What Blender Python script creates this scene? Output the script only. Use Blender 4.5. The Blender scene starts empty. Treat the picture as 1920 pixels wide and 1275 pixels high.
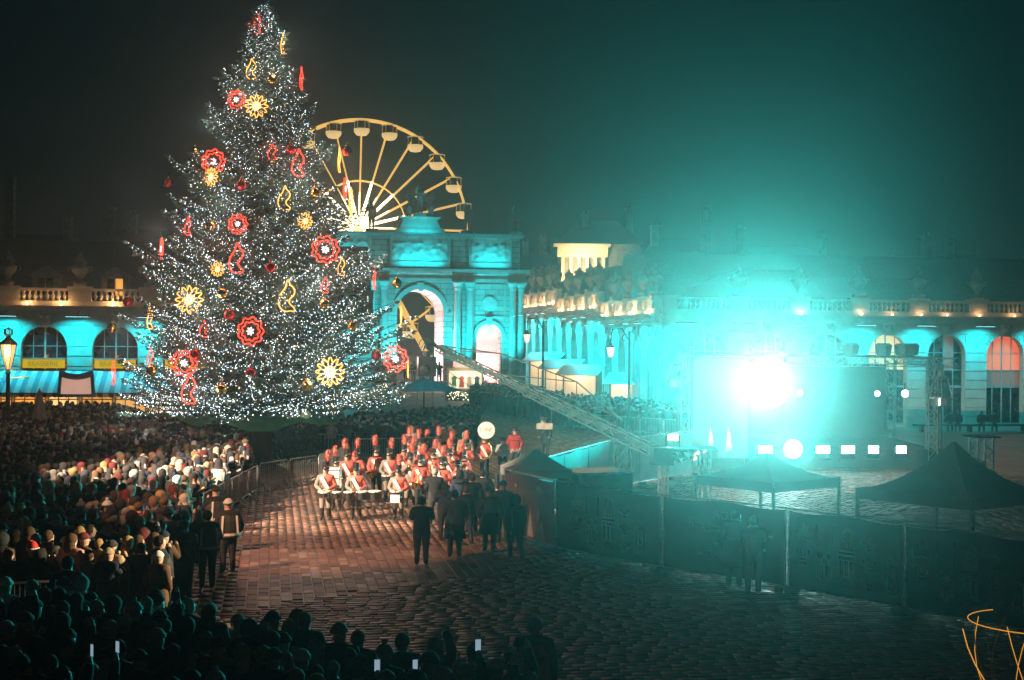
import bpy, bmesh, math, random
import numpy as np
from mathutils import Vector, Matrix
R_ = random.Random(7)
NR = np.random.default_rng(11)
SC = bpy.context.scene
COL = SC.collection
rad = math.radians
# ---------------------------------------------------------------- camera
LENS, YAW, ROLL, CAMH = 50.0, rad(9.6), rad(0.5), 6.0
cam = bpy.data.cameras.new('camera'); cam.lens = LENS; cam.sensor_width = 36.0
cam.clip_start = 0.1; cam.clip_end = 2000
camo = bpy.data.objects.new('camera', cam); COL.objects.link(camo)
camo.matrix_world = Matrix.Translation((0, 0, CAMH)) @ Matrix.Rotation(-YAW, 4, 'Z') @ Matrix.Rotation(rad(90), 4, 'X') @ Matrix.Rotation(ROLL, 4, 'Z')
SC.camera = camo
# ---------------------------------------------------------------- render, view
SC.render.engine = 'CYCLES'
cy = SC.cycles
cy.use_denoising = True
try: cy.denoiser = 'OPENIMAGEDENOISE'
except Exception: pass
cy.max_bounces = 4; cy.diffuse_bounces = 2; cy.glossy_bounces = 2; cy.transmission_bounces = 2; cy.volume_bounces = 0; cy.transparent_max_bounces = 6
cy.sample_clamp_indirect = 2.0; cy.sample_clamp_direct = 0
cy.use_light_tree = True; cy.caustics_reflective = False; cy.caustics_refractive = False
cy.volume_max_steps = 64
SC.view_settings.view_transform = 'Standard'; SC.view_settings.look = 'None'
SC.view_settings.exposure = 0.0; SC.view_settings.gamma = 1.0
# ---------------------------------------------------------------- night sky
W = bpy.data.worlds.new('World'); SC.world = W; W.use_nodes = True
nt = W.node_tree; bg = nt.nodes['Background']
sky = nt.nodes.new('ShaderNodeTexSky'); sky.sky_type = 'NISHITA'; sky.sun_disc = False
sky.sun_elevation = rad(25); sky.sun_rotation = rad(190); sky.altitude = 200
nt.links.new(sky.outputs[0], bg.inputs[0]); bg.inputs[1].default_value = 0.0005
sl = bpy.data.lights.new('moon', 'SUN'); sl.energy = 0.004; sl.angle = rad(0.5); sl.color = (.8, .9, 1)
so = bpy.data.objects.new('moon', sl); so.rotation_euler = (rad(50), 0, rad(40)); COL.objects.link(so)
# ---------------------------------------------------------------- helpers
_f = Vector((math.sin(YAW), math.cos(YAW), 0)); _r = Vector((math.cos(YAW), -math.sin(YAW), 0)); _u = Vector((0, 0, 1))
_R = _r*math.cos(ROLL) + _u*math.sin(ROLL); _U = -_r*math.sin(ROLL) + _u*math.cos(ROLL)
FPX = 1920*LENS/36.0
def _ray(px, py): return _R*((px-960)/FPX) + _U*((637.5-py)/FPX) + _f
def G(px, py, z=0.0):                      # surveyed point of the square, height z
    d = _ray(px, py); return Vector((0, 0, CAMH)) + d*((z-CAMH)/d.z)
def AT(px, py, d): return Vector((0, 0, CAMH)) + _ray(px, py)*d
def V(*a): return Vector(a)

class MB:
    def __init__(s): s.v = []; s.f = []; s.m = []
    def add(s, vs, fs, mi=0):
        o = len(s.v); s.v += [tuple(p) for p in vs]; s.f += [tuple(i+o for i in f) for f in fs]; s.m += [mi]*len(fs)
    def box(s, x0, x1, y0, y1, z0, z1, mi=0):
        s.add([(x0,y0,z0),(x1,y0,z0),(x1,y1,z0),(x0,y1,z0),(x0,y0,z1),(x1,y0,z1),(x1,y1,z1),(x0,y1,z1)],
              [(0,3,2,1),(4,5,6,7),(0,1,5,4),(1,2,6,5),(2,3,7,6),(3,0,4,7)], mi)
    def bar(s, a, b, w, h=None, mi=0):
        a = Vector(a); b = Vector(b); h = h or w; d = (b-a).normalized()
        u = Vector((0,0,1)) if abs(d.z) < .95 else Vector((1,0,0))
        x = d.cross(u).normalized()*w/2; y = d.cross(x).normalized()*h/2
        s.add([a-x-y, a+x-y, a+x+y, a-x+y, b-x-y, b+x-y, b+x+y, b-x+y], [(0,1,2,3),(4,7,6,5),(0,4,5,1),(1,5,6,2),(2,6,7,3),(3,7,4,0)], mi)
    def tube(s, pts, r, n=6, mi=0, closed=False, cap=True):
        P = [Vector(p) for p in pts]; N = len(P)
        rr = r if isinstance(r, (list, tuple)) else [r]*N
        vs = []; prev = None
        for i, p in enumerate(P):
            t = (P[(i+1) % N]-P[i-1]) if closed else (P[min(i+1, N-1)]-P[max(i-1, 0)])
            t = t.normalized() if t.length > 1e-9 else Vector((0,0,1))
            if prev is None:
                u = Vector((0,0,1)) if abs(t.z) < .9 else Vector((1,0,0)); x = t.cross(u).normalized()
            else:
                x = prev - t*prev.dot(t); x = x.normalized() if x.length > 1e-6 else t.orthogonal().normalized()
            prev = x; y = t.cross(x)
            for k in range(n):
                a = 2*math.pi*k/n; vs.append(p + (x*math.cos(a)+y*math.sin(a))*rr[i])
        fs = []
        for i in range(N if closed else N-1):
            j = (i+1) % N
            for k in range(n): fs.append((i*n+k, i*n+(k+1) % n, j*n+(k+1) % n, j*n+k))
        if cap and not closed: fs.append(tuple(range(n-1, -1, -1))); fs.append(tuple((N-1)*n+k for k in range(n)))
        s.add(vs, fs, mi)
    def lathe(s, prof, c=(0,0,0), n=12, mi=0, sx=1, sy=1, tw=0):
        vs = []; fs = []; M = len(prof)
        for r, z in prof:
            for k in range(n):
                a = 2*math.pi*k/n + tw; vs.append((c[0]+r*sx*math.cos(a), c[1]+r*sy*math.sin(a), c[2]+z))
        for i in range(M-1):
            for k in range(n): fs.append((i*n+k, i*n+(k+1) % n, (i+1)*n+(k+1) % n, (i+1)*n+k))
        fs.append(tuple(range(n-1, -1, -1))); fs.append(tuple((M-1)*n+k for k in range(n)))
        s.add(vs, fs, mi)
    def ball(s, c, r, n=10, m=6, mi=0, sz=1.0):
        s.lathe([(max(r*math.sin(math.pi*i/m), 1e-3), -r*sz*math.cos(math.pi*i/m)) for i in range(m+1)], c, n, mi)
    def plate(s, poly, y0, y1, mi=0):          # outline in (x,z), thickness along y
        n = len(poly)
        s.add([(x, y0, z) for x, z in poly]+[(x, y1, z) for x, z in poly],
              [tuple(range(n)), tuple(range(2*n-1, n-1, -1))]+[(i, (i+1) % n+0, (i+1) % n+n, i+n)[::-1] for i in range(n)], mi)
    def mesh(s, name, mats, smooth=False):
        me = bpy.data.meshes.new(name); me.from_pydata(s.v, [], s.f)
        for m in (mats if isinstance(mats, (list, tuple)) else [mats]): me.materials.append(m)
        if any(s.m): me.polygons.foreach_set('material_index', s.m)
        if smooth: me.polygons.foreach_set('use_smooth', [True]*len(s.f))
        me.update(); return me
    def build(s, name, mats, parent=None, loc=None, rz=None, smooth=False):
        return ob(name, s.mesh(name, mats, smooth), parent, loc, rz)
def ob(name, data, parent=None, loc=None, rz=None):
    o = bpy.data.objects.new(name, data); COL.objects.link(o)
    if parent is not None: o.parent = parent
    if loc is not None: o.location = loc
    if rz is not None: o.rotation_euler = (0, 0, rz)
    return o
def tag(o, label, cat, group=None, kind=None):
    if label: o['label'] = label
    if cat: o['category'] = cat
    if group: o['group'] = group
    if kind: o['kind'] = kind
    return o
def thing(name, label, cat, loc=(0,0,0), rz=0, group=None):
    return tag(ob(name, None, None, loc, rz), label, cat, group)
def struct(o): o['kind'] = 'structure'; return o
def copy_tree(o, parent=None):
    c = o.copy(); COL.objects.link(c)
    if parent is not None: c.parent = parent
    for ch in list(o.children): copy_tree(ch, c)
    return c
def npmesh(name, verts, quads, mats, midx=None):
    me = bpy.data.meshes.new(name); nv = len(verts); nq = len(quads); k = quads.shape[1]
    me.vertices.add(nv); me.vertices.foreach_set('co', np.asarray(verts, np.float32).ravel())
    me.loops.add(nq*k); me.loops.foreach_set('vertex_index', np.asarray(quads, np.int32).ravel())
    me.polygons.add(nq); me.polygons.foreach_set('loop_start', np.arange(0, nq*k, k, dtype=np.int32))
    for m in (mats if isinstance(mats, (list, tuple)) else [mats]): me.materials.append(m)
    if midx is not None: me.polygons.foreach_set('material_index', np.asarray(midx, np.int32))
    me.update(calc_edges=True); return me
# ---------------------------------------------------------------- materials
def mat(name, col, rough=.7, metal=0.0, var=.25, scale=3.0, bump=.0, bscale=None, spec=.5, world=False):
    m = bpy.data.materials.new(name); m.use_nodes = True; t = m.node_tree; b = t.nodes['Principled BSDF']
    b.inputs['Roughness'].default_value = rough; b.inputs['Metallic'].default_value = metal
    b.inputs['Specular IOR Level'].default_value = spec
    tc = t.nodes.new('ShaderNodeTexCoord'); n = t.nodes.new('ShaderNodeTexNoise'); n.inputs['Scale'].default_value = scale; n.inputs['Detail'].default_value = 4
    src = t.nodes.new('ShaderNodeNewGeometry').outputs['Position'] if world else tc.outputs['Object']
    t.links.new(src, n.inputs['Vector'])
    r = t.nodes.new('ShaderNodeValToRGB'); r.color_ramp.elements[0].position = .3; r.color_ramp.elements[1].position = .72
    r.color_ramp.elements[0].color = tuple(c*(1-var) for c in col)+(1,); r.color_ramp.elements[1].color = tuple(min(c*(1+var), 1) for c in col)+(1,)
    t.links.new(n.outputs['Fac'], r.inputs['Fac']); t.links.new(r.outputs['Color'], b.inputs['Base Color'])
    if bump:
        n2 = t.nodes.new('ShaderNodeTexNoise'); n2.inputs['Scale'].default_value = bscale or scale*6; n2.inputs['Detail'].default_value = 3
        t.links.new(src, n2.inputs['Vector'])
        bp = t.nodes.new('ShaderNodeBump'); bp.inputs['Strength'].default_value = bump; bp.inputs['Distance'].default_value = .05
        t.links.new(n2.outputs['Fac'], bp.inputs['Height']); t.links.new(bp.outputs['Normal'], b.inputs['Normal'])
    return m
def emat(name, col, strength, sample=True, base=None):
    m = bpy.data.materials.new(name); m.use_nodes = True; b = m.node_tree.nodes['Principled BSDF']
    b.inputs['Base Color'].default_value = tuple(base or col)+(1,); b.inputs['Roughness'].default_value = .5
    b.inputs['Emission Color'].default_value = tuple(col)+(1,); b.inputs['Emission Strength'].default_value = strength
    if not sample: m.cycles.emission_sampling = 'NONE'
    return m
def tintmat(name, rough=.85, src='obj', var=.2):
    m = bpy.data.materials.new(name); m.use_nodes = True; t = m.node_tree; b = t.nodes['Principled BSDF']
    b.inputs['Roughness'].default_value = rough; b.inputs['Specular IOR Level'].default_value = .3
    if src == 'obj': o = t.nodes.new('ShaderNodeObjectInfo'); oc = o.outputs['Color']
    else: o = t.nodes.new('ShaderNodeAttribute'); o.attribute_name = 'tint'; oc = o.outputs['Color']
    n = t.nodes.new('ShaderNodeTexNoise'); n.inputs['Scale'].default_value = 9; n.inputs['Detail'].default_value = 3
    tc = t.nodes.new('ShaderNodeTexCoord'); t.links.new(tc.outputs['Object'], n.inputs['Vector'])
    mr = t.nodes.new('ShaderNodeMapRange'); mr.inputs['To Min'].default_value = 1-var*2; mr.inputs['To Max'].default_value = 1+var
    t.links.new(n.outputs['Fac'], mr.inputs['Value'])
    mx = t.nodes.new('ShaderNodeVectorMath'); mx.operation = 'SCALE'
    t.links.new(oc, mx.inputs[0]); t.links.new(mr.outputs[0], mx.inputs['Scale']); t.links.new(mx.outputs[0], b.inputs['Base Color'])
    return m
def lamp(name, kind, loc, energy, col, target=None, size=.1, angle=60, blend=.5, parent=None, sizey=None, spread=None):
    l = bpy.data.lights.new(name, kind); l.energy = energy; l.color = col
    if kind == 'SPOT': l.spot_size = rad(angle); l.spot_blend = blend; l.shadow_soft_size = size
    elif kind == 'POINT': l.shadow_soft_size = size
    elif kind == 'AREA':
        l.size = size
        if sizey: l.shape = 'RECTANGLE'; l.size_y = sizey
        if spread: l.spread = rad(spread)
    o = bpy.data.objects.new(name, l); COL.objects.link(o); o.location = loc
    if target is not None:
        d = Vector(target)-Vector(loc); o.rotation_euler = d.to_track_quat('-Z', 'Y').to_euler()
    if parent is not None: o.parent = parent
    return o
def lettering(txt, size, mt, parent, loc, rot, name='lettering'):
    cu = bpy.data.curves.new('txt', 'FONT'); cu.body = txt; cu.size = size; cu.align_x = 'CENTER'; cu.extrude = .003; tmp = bpy.data.objects.new('txt', cu); COL.objects.link(tmp)
    dg = bpy.context.evaluated_depsgraph_get(); dg.update(); me = bpy.data.meshes.new_from_object(tmp.evaluated_get(dg)); bpy.data.objects.remove(tmp); bpy.data.curves.remove(cu); me.name = name; me.materials.clear(); me.materials.append(mt); o = ob(name, me, parent, loc); o.rotation_euler = rot; return o
M = {}
M['stone'] = mat('stone', (.46, .42, .36), .8, var=.16, scale=1.3, bump=.25, bscale=14)
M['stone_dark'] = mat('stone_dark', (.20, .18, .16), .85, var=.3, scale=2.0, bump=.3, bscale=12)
M['ashlar'] = mat('ashlar_stone', (.46, .42, .36), .8, var=.16, scale=1.3, bump=.25, bscale=14)
def _ash(m):
    t = m.node_tree; b = t.nodes['Principled BSDF']; old = b.inputs['Base Color'].links[0].from_socket
    tc = t.nodes.new('ShaderNodeTexCoord'); mp = t.nodes.new('ShaderNodeMapping'); mp.inputs['Rotation'].default_value = (rad(90), 0, 0)
    br = t.nodes.new('ShaderNodeTexBrick'); br.inputs['Scale'].default_value = 1.0; br.inputs['Brick Width'].default_value = 1.5; br.inputs['Row Height'].default_value = .62; br.inputs['Mortar Size'].default_value = .035
    br.inputs['Color1'].default_value = (1, 1, 1, 1); br.inputs['Color2'].default_value = (.78, .76, .74, 1); br.inputs['Mortar'].default_value = (.3, .28, .26, 1)
    mx = t.nodes.new('ShaderNodeMix'); mx.data_type = 'RGBA'; mx.blend_type = 'MULTIPLY'; mx.inputs[0].default_value = 1
    t.links.new(tc.outputs['Object'], mp.inputs['Vector']); t.links.new(mp.outputs[0], br.inputs['Vector']); t.links.new(old, mx.inputs[6]); t.links.new(br.outputs['Color'], mx.inputs[7]); t.links.new(mx.outputs[2], b.inputs['Base Color'])
_ash(M['ashlar'])
M['joint'] = mat('joint_mortar', (.13, .12, .11), .95)
M['slate'] = mat('slate_roof', (.06, .065, .075), .6, var=.3, scale=6, bump=.3, bscale=30)
M['paver'] = mat('paver', (.19, .105, .075), .44, var=.35, scale=.9, bump=.35, bscale=22, spec=.6, world=True)
M['paver2'] = mat('paver_pale', (.26, .16, .11), .36, var=.3, scale=1.1, bump=.3, bscale=20, spec=.6, world=True)
M['paver3'] = mat('paver_dark', (.12, .072, .055), .48, var=.35, scale=1.0, bump=.35, bscale=24, spec=.6, world=True)
M['iron'] = mat('black_iron', (.025, .025, .028), .45, .6, scale=8)
M['steel'] = mat('galvanised_steel', (.45, .47, .48), .38, .85, scale=10)
M['alu'] = mat('truss_aluminium', (.6, .62, .63), .35, .9, scale=10)
M['crane'] = mat('crane_teal_tint', (.07, .12, .12), .32, .4, scale=10)  # grey metal, teal of the stage light tinted into its base
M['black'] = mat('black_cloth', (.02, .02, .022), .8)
M['blackgloss'] = mat('black_plastic', (.02, .02, .022), .35)
M['glass'] = mat('dark_glass', (.012, .014, .017), .08, 0, var=.1)
M['frame'] = mat('painted_frame', (.30, .28, .27), .6)
M['wood'] = mat('wood', (.20, .11, .06), .6, scale=5)
M['white'] = mat('white_fabric', (.75, .75, .73), .7, var=.06)
M['cream'] = mat('cream_paint', (.7, .62, .45), .7, var=.08)
M['gold'] = mat('gilding', (.75, .5, .15), .3, .9, var=.15, scale=12)
M['brass'] = mat('brass', (.8, .52, .2), .25, .95, var=.1)
M['chrome'] = mat('chrome', (.8, .8, .8), .15, 1.0, var=.05)
M['leafdark'] = mat('dark_foliage', (.03, .06, .025), .75, var=.4, scale=4)
M['bark'] = mat('bark', (.09, .06, .04), .9, var=.3, scale=6, bump=.5)
M['coat'] = tintmat('coat_cloth'); M['tint'] = tintmat('dyed_cloth'); M['mass'] = tintmat('crowd_cloth', src='attr', var=.1)
M['skin'] = mat('skin', (.52, .33, .25), .55, var=.08, scale=8)
M['trouser'] = mat('dark_trousers', (.03, .032, .04), .85); M['shoe'] = mat('shoe_leather', (.02, .018, .016), .45)
M['uni_red'] = mat('uniform_red', (.6, .12, .09), .7, var=.12, scale=12); M['uni_grey'] = mat('uniform_grey', (.22, .20, .17), .75, var=.12, scale=12)
M['plume'] = mat('plume_coral', (.9, .24, .19), .85, var=.15, scale=20); M['sash'] = mat('sash_white', (.8, .78, .74), .7, var=.05)
# ================================================================ THE SQUARE: ground and paving
ground_m = mat('square_ground', (.26, .17, .13), .38, var=.4, scale=.6, bump=.3, bscale=9)  # paler base seen in the joints imitates light caught in wet grooves
mb = MB(); mb.add([(-250, -60, -.03), (300, -60, -.03), (300, 520, -.03), (-250, 520, -.03)], [(0, 1, 2, 3)])
square = struct(mb.build('square', ground_m))
def diag(x): return 32.33 + .685*x            # seam between two paving directions
def paving():
    P, L = .26, .6; gap = .032
    cells = []
    def fill(x0, x1, y0, y1, along):          # along 1: courses run along y
        if along:
            for i in range(int((x1-x0)/P)):
                x = x0+(i+.5)*P; y = y0 + NR.uniform(-L, 0)
                while y < y1:
                    l = L*NR.uniform(.75, 1.3); cells.append((x, y+l/2, P-gap, l-gap)); y += l
        else:
            for i in range(int((y1-y0)/P)):
                y = y0+(i+.5)*P; x = x0 + NR.uniform(-L, 0)
                while x < x1:
                    l = L*NR.uniform(.75, 1.3); cells.append((x+l/2, y, l-gap, P-gap)); x += l
    fill(-26, 34, 22, 100, 1); n1 = len(cells)
    L = .42
    fill(-14, 34, 18, 56, 0); L = .6
    c = np.array(cells); along = np.arange(len(c)) < n1
    low = c[:, 1] < diag(c[:, 0])
    c = c[np.where(along, ~low, low)]
    cells = []; fill(6.9, 26.6, 100, 158, 1); c = np.vstack([c, np.array(cells)])
    return c
cells = paving()
lit = (cells[:, 1] > diag(cells[:, 0])) & (cells[:, 0] > -.9) & (cells[:, 0] < 6.3) & (cells[:, 1] < 44)
idx = np.nonzero(lit)[0]; idx = idx[np.argsort(cells[idx, 1])][:300]
solo = np.zeros(len(cells), bool); solo[idx] = True
pav_m = [M['paver'], M['paver2'], M['paver3']]
def slab_mesh(mi):
    mb = MB(); b = .06
    mb.add([(-.5,-.5,-1), (.5,-.5,-1), (.5,.5,-1), (-.5,.5,-1), (-.5,-.5,-.2), (.5,-.5,-.2), (.5,.5,-.2), (-.5,.5,-.2),
            (-.5+b,-.5+b*.4,0), (.5-b,-.5+b*.4,0), (.5-b,.5-b*.4,0), (-.5+b,.5-b*.4,0)],
           [(0,1,5,4),(1,2,6,5),(2,3,7,6),(3,0,4,7),(4,5,9,8),(5,6,10,9),(6,7,11,10),(7,4,8,11),(8,9,10,11)])
    return mb.mesh('paving_stone', pav_m[mi])
slab_me = [slab_mesh(i) for i in range(3)]
for i in idx:
    x, y, w, l = cells[i]; k = int(NR.choice(3, p=[.5, .22, .28]))
    o = ob('paving_stone', slab_me[k], square, (x, y, NR.uniform(-.004, .006))); o.scale = (w, l, .028)
    o.rotation_euler = (NR.normal()*.006, NR.normal()*.012, 0)
c = cells[~solo]; n = len(c)
h = NR.uniform(-.004, .006, n); tx = NR.normal(size=n)*.003; ty = NR.normal(size=n)*.003
sx = np.array([-1, 1, 1, -1])*.5; sy = np.array([-1, -1, 1, 1])*.5
X = c[:, 0:1]+sx*c[:, 2:3]; Y = c[:, 1:2]+sy*c[:, 3:4]; Zt = h[:, None]+sx*2*tx[:, None]+sy*2*ty[:, None]
vt = np.stack([X, Y, Zt], -1); vb = np.stack([X, Y, np.full_like(X, -.028)], -1)
vv = np.concatenate([vb, vt], 1).reshape(-1, 3); o8 = (np.arange(n)*8)[:, None, None]
fq = np.array([[4,5,6,7],[0,1,5,4],[1,2,6,5],[2,3,7,6],[3,0,4,7]])
qq = (o8+fq[None]).reshape(-1, 4)
mi = np.repeat(NR.choice(3, size=n, p=[.5, .22, .28]), 5)
po = ob('paving_field', npmesh('paving_field', vv, qq, pav_m, mi), square); po['kind'] = 'stuff'
# ================================================================ classical buildings
CYAN = (.0, .66, .82); WARM = (1.0, .52, .2); TEAL = (.0, .85, .78)
cyan_bar = emat('cyan_led_bar', (.25, .9, 1.0), 6, False)
warm_bulb = emat('warm_bulb', (1, .7, .4), 8, False)
lit_warm = emat('lit_room', (1.0, .62, .28), .75, False); lit_red = emat('lit_red_room', (1.0, .16, .08), .75, False)
lit_orange = emat('lit_cafe', (1.0, .45, .08), .9); lit_dim = emat('dim_room', (.5, .16, .12), .16, False)
def arch_wall(mb, x0, x1, z0, z1, y0, y1, ops, n=14, mi=0, solid_soffit=True):
    """wall with arched openings ops = [(cx, w, ztop, zsill)]"""
    x = x0
    for cx, w, zt, zs in sorted(ops):
        r = w/2; sp = zt-r
        mb.box(x, cx-r, y0, y1, z0, z1, mi)
        if zs > z0: mb.box(cx-r, cx+r, y0, y1, z0, zs, mi)
        for i in range(n):
            a0 = math.pi*(1-i/n); a1 = math.pi*(1-(i+1)/n)
            xa, za = cx+r*math.cos(a0), sp+r*math.sin(a0); xb, zb = cx+r*math.cos(a1), sp+r*math.sin(a1)
            mb.add([(xa,y0,za),(xb,y0,zb),(xb,y0,z1),(xa,y0,z1),(xa,y1,za),(xb,y1,zb),(xb,y1,z1),(xa,y1,z1)],
                   [(0,1,2,3),(5,4,7,6),(4,5,1,0),(3,2,6,7)], mi)
        x = cx+r
    mb.box(x, x1, y0, y1, z0, z1, mi)
BAL_ME = None; URN_ME = None; KEY_ME = None
def shared_ornaments():
    global BAL_ME, URN_ME, KEY_ME
    m = MB(); m.lathe([(.1,0),(.1,.06),(.06,.1),(.12,.24),(.13,.32),(.06,.46),(.05,.54),(.1,.58),(.1,.64)], n=8); BAL_ME = m.mesh('baluster', M['stone'], True)
    m = MB(); m.box(-.38,.38,-.38,.38,0,.3); m.lathe([(.22,.3),(.16,.45),(.2,.55),(.5,.95),(.58,1.2),(.5,1.32),(.42,1.36),(.3,1.5),(.22,1.7),(.3,1.85),(.12,2.1),(.02,2.3)], n=12)
    for s in (-1, 1): m.tube([(s*.5,0,1.25),(s*.72,0,1.3),(s*.75,0,1.05),(s*.5,0,.95)], .06, 6)
    for k in range(7):
        a = k*.9; m.ball((.28*math.cos(a), .28*math.sin(a), 1.55+.12*(k % 3)), .16, 7, 5)
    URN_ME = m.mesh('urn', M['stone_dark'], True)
    m = MB(); m.plate([(-.28,0),(.28,0),(.42,.75),(.36,.95),(-.36,.95),(-.42,.75)], -.16, 0); m.ball((0,-.16,.5), .2, 8, 6); m.ball((-.2,-.14,.75), .13, 7, 5); m.ball((.2,-.14,.75), .13, 7, 5)
    m.tube([(-.3,-.16,.2),(-.12,-.2,.08),(.12,-.2,.08),(.3,-.16,.2)], .05, 5); KEY_ME = m.mesh('keystone', M['stone'], True)
shared_ornaments()
def pane_grid(root, cx, w, zrows, y, m_pane, cols=4):
    """a window: frame with mullions, each pane a sub-part"""
    z0, z1 = zrows[0], zrows[-1]; mb = MB(); cw = w/cols; t = .06
    for i in range(cols+1):
        tt = .11 if i in (0, cols, cols//2) else t
        mb.box(cx-w/2+i*cw-tt/2, cx-w/2+i*cw+tt/2, y-.05, y+.05, z0, z1)
    for k, z in enumerate(zrows):
        tt = .16 if k in (0, len(zrows)-1) or (len(zrows) > 3 and k == 1) else t
        mb.box(cx-w/2, cx+w/2, y-.053, y+.047, z-tt/2, z+tt/2)
    f = mb.build('window', M['frame'], root)
    key = ('pane', round(cw, 3))
    for k in range(len(zrows)-1):
        for i in range(cols):
            pm = m_pane(k, i) if callable(m_pane) else m_pane
            q = MB(); hx = cw/2-.01; hz = (zrows[k+1]-zrows[k])/2-.01; q.box(-hx, hx, -.008, .008, -hz, hz)
            ob('pane', q.mesh('pane', pm), f, (cx-w/2+(i+.5)*cw, y+.02, (zrows[k]+zrows[k+1])/2))
    return f
def pavilion(name, label, loc, rz, bays, x0, x1, aw=2.84, atop=6.65, lamps=True, power=90, sz=1.0, roofh=4.6, balus=True, urns=(), warm=(), panes=None, lit_piers=None, dorm=(), group=None, cat='building', sill=.12):
    root = thing(name, label, cat, loc, rz, group); root.scale = (1, 1, sz)
    ZC = 7.45
    mb = MB(); arch_wall(mb, x0, x1, 0, ZC, 0, .7, [(b, aw, atop, sill) for b in bays]); wall = mb.build('wall', M['stone'], root)
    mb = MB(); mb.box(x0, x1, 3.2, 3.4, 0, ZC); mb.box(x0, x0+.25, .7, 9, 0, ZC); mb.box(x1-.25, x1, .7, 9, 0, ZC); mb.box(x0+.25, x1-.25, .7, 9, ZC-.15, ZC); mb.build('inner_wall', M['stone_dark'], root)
    # plinth course kept clear of the openings
    mb = MB(); edges = [x0]+[e for b in sorted(bays) for e in (b-aw/2-.02, b+aw/2+.02)]+[x1]
    for i in range(0, len(edges), 2): mb = MB(); mb.box(edges[i], edges[i+1], -.1, -.003, 0, .68); mb.build('plinth', M['stone'], root)
    # rusticated courses, one block for each pier and row
    r = aw/2; sp = atop-r; B = sorted(bays); gaps = []
    prev = x0
    for b in B+[None]:
        lo = prev; hi = (b-r) if b is not None else x1
        gaps.append((lo, hi, prev != x0, b is not None)); prev = b+r if b is not None else x1
    cache = {}
    for lo, hi, la, ra in gaps:
        for k in range(10):
            za = .74+.66*k; zb = za+.62; zm = zb
            def ext():
                if za <= sp: return 0
                dz = za-sp-.05
                return max(0, (r-math.sqrt(max(r*r-dz*dz, 0)))-.27) if dz > 0 else 0
            e = ext(); a = lo-(e if la else 0)+(.0 if la else 0); c_ = hi+(e if ra else 0)
            if za > atop-.1: a = lo-(r-.48 if la else 0); c_ = hi+(r-.48 if ra else 0)
            key = (round(c_-a, 3), k)
            if key not in cache:
                q = MB(); w = (c_-a)/2-.012; d = .05; g = .02
                q.add([(-w,0,za),(w,0,za),(w,0,zb),(-w,0,zb),(-w+g,-d,za+g),(w-g,-d,za+g),(w-g,-d,zb-g),(-w+g,-d,zb-g)],
                      [(0,1,5,4),(1,2,6,5),(2,3,7,6),(3,0,4,7),(4,5,6,7)])
                cache[key] = q.mesh('stone', M['stone'])
            ob('stone', cache[key], wall, ((a+c_)/2, -.004, 0))
    for b in B:
        mb = MB(); n = 20
        for i in range(n):
            a0 = math.pi*i/n+.012; a1 = math.pi*(i+1)/n-.012
            mb.add([(b+rr*math.cos(a), yy, sp+rr*math.sin(a)) for yy in (-.075, -.002) for rr, a in ((r,a0),(r+.24,a0),(r+.24,a1),(r,a1))], [(0,1,2,3),(0,4,5,1),(1,5,6,2),(2,6,7,3),(3,7,4,0)])
        mb.build('archivolt', M['stone'], root)
        ob('keystone', KEY_ME, root, (b, -.08, atop-.1))
        pf = panes(b) if panes else M['glass']
        pane_grid(root, b, aw+.1, [.2, 2.9, 4.1, 5.35, atop+.05] if sill < 1 else [sill, 4.1, 5.35, atop+.05], .5, pf)
    mb = MB(); mb.box(x0, x1, -.1, 0, ZC-.35, ZC-.12); mb.box(x0, x1, -.3, .7, ZC, ZC+.2); mb.box(x0, x1, -.55, .7, ZC+.2, ZC+.36); mb.box(x0, x1, -.68, .7, ZC+.36, ZC+.5); mb.build('cornice', M['stone'], root)
    zb = ZC+.5
    mb = MB(); mb.box(x0, x1, -.3, .12, zb, zb+.34); mb.build('parapet_base', M['stone'], root)
    mb = MB(); mb.box(x0, x1, -.33, .15, zb+.99, zb+1.16); mb.build('parapet_rail', M['stone'], root)
    if not balus:
        mb = MB(); mb.box(x0, x1, -.2, .05, zb+.34, zb+.99); mb.build('parapet_panel', M['stone'], root)
    piers = [x0+.5]+[(B[i]+B[i+1])/2 for i in range(len(B)-1)]+[x1-.5]
    for i, p in enumerate(piers):
        hw = min(.72, (B[1]-B[0]-2.9)/2 if len(B) > 1 else .7) if 0 < i < len(piers)-1 else .5
        q = MB(); q.box(p-hw, p+hw, -.36, .18, zb+.345, zb+.985); q.box(p-hw-.05, p+hw+.05, -.4, .22, zb+1.163, zb+1.28); q.build('pedestal', M['stone'], root)
        if not balus:
            q = MB(); q.plate([(p-hw*.9, zb+.36), (p+hw*.9, zb+.36), (p+hw*.9, zb+.75), (p+hw*.5, zb+.95), (p-hw*.5, zb+.95), (p-hw*.9, zb+.75)], -.46, -.364); q.build('cartouche', M['stone'], root)
    if balus:
        for b in B:
            nb = 8
            for k in range(nb): ob('baluster', BAL_ME, root, (b-1.45+2.9*(k+.5)/nb, -.09, zb+.345))
    for p in urns:
        ob('urn', URN_ME, root, (p, -.09, zb+1.28))
    # roof
    mb = MB(); ys = [(1.0, zb), (2.6, zb+roofh*.62), (5.5, zb+roofh), (11, zb+roofh), (13, zb)]
    for (ya, z0), (yb, z1) in zip(ys[:-1], ys[1:]): mb.add([(x0,ya,z0),(x1,ya,z0),(x1,yb,z1),(x0,yb,z1)], [(0,1,2,3)])
    mb.add([(x0,y,z) for y, z in ys], [tuple(range(5))]); mb.add([(x1,y,z) for y, z in ys], [tuple(range(4,-1,-1))])
    roof = mb.build('roof', M['slate'], root)
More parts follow.
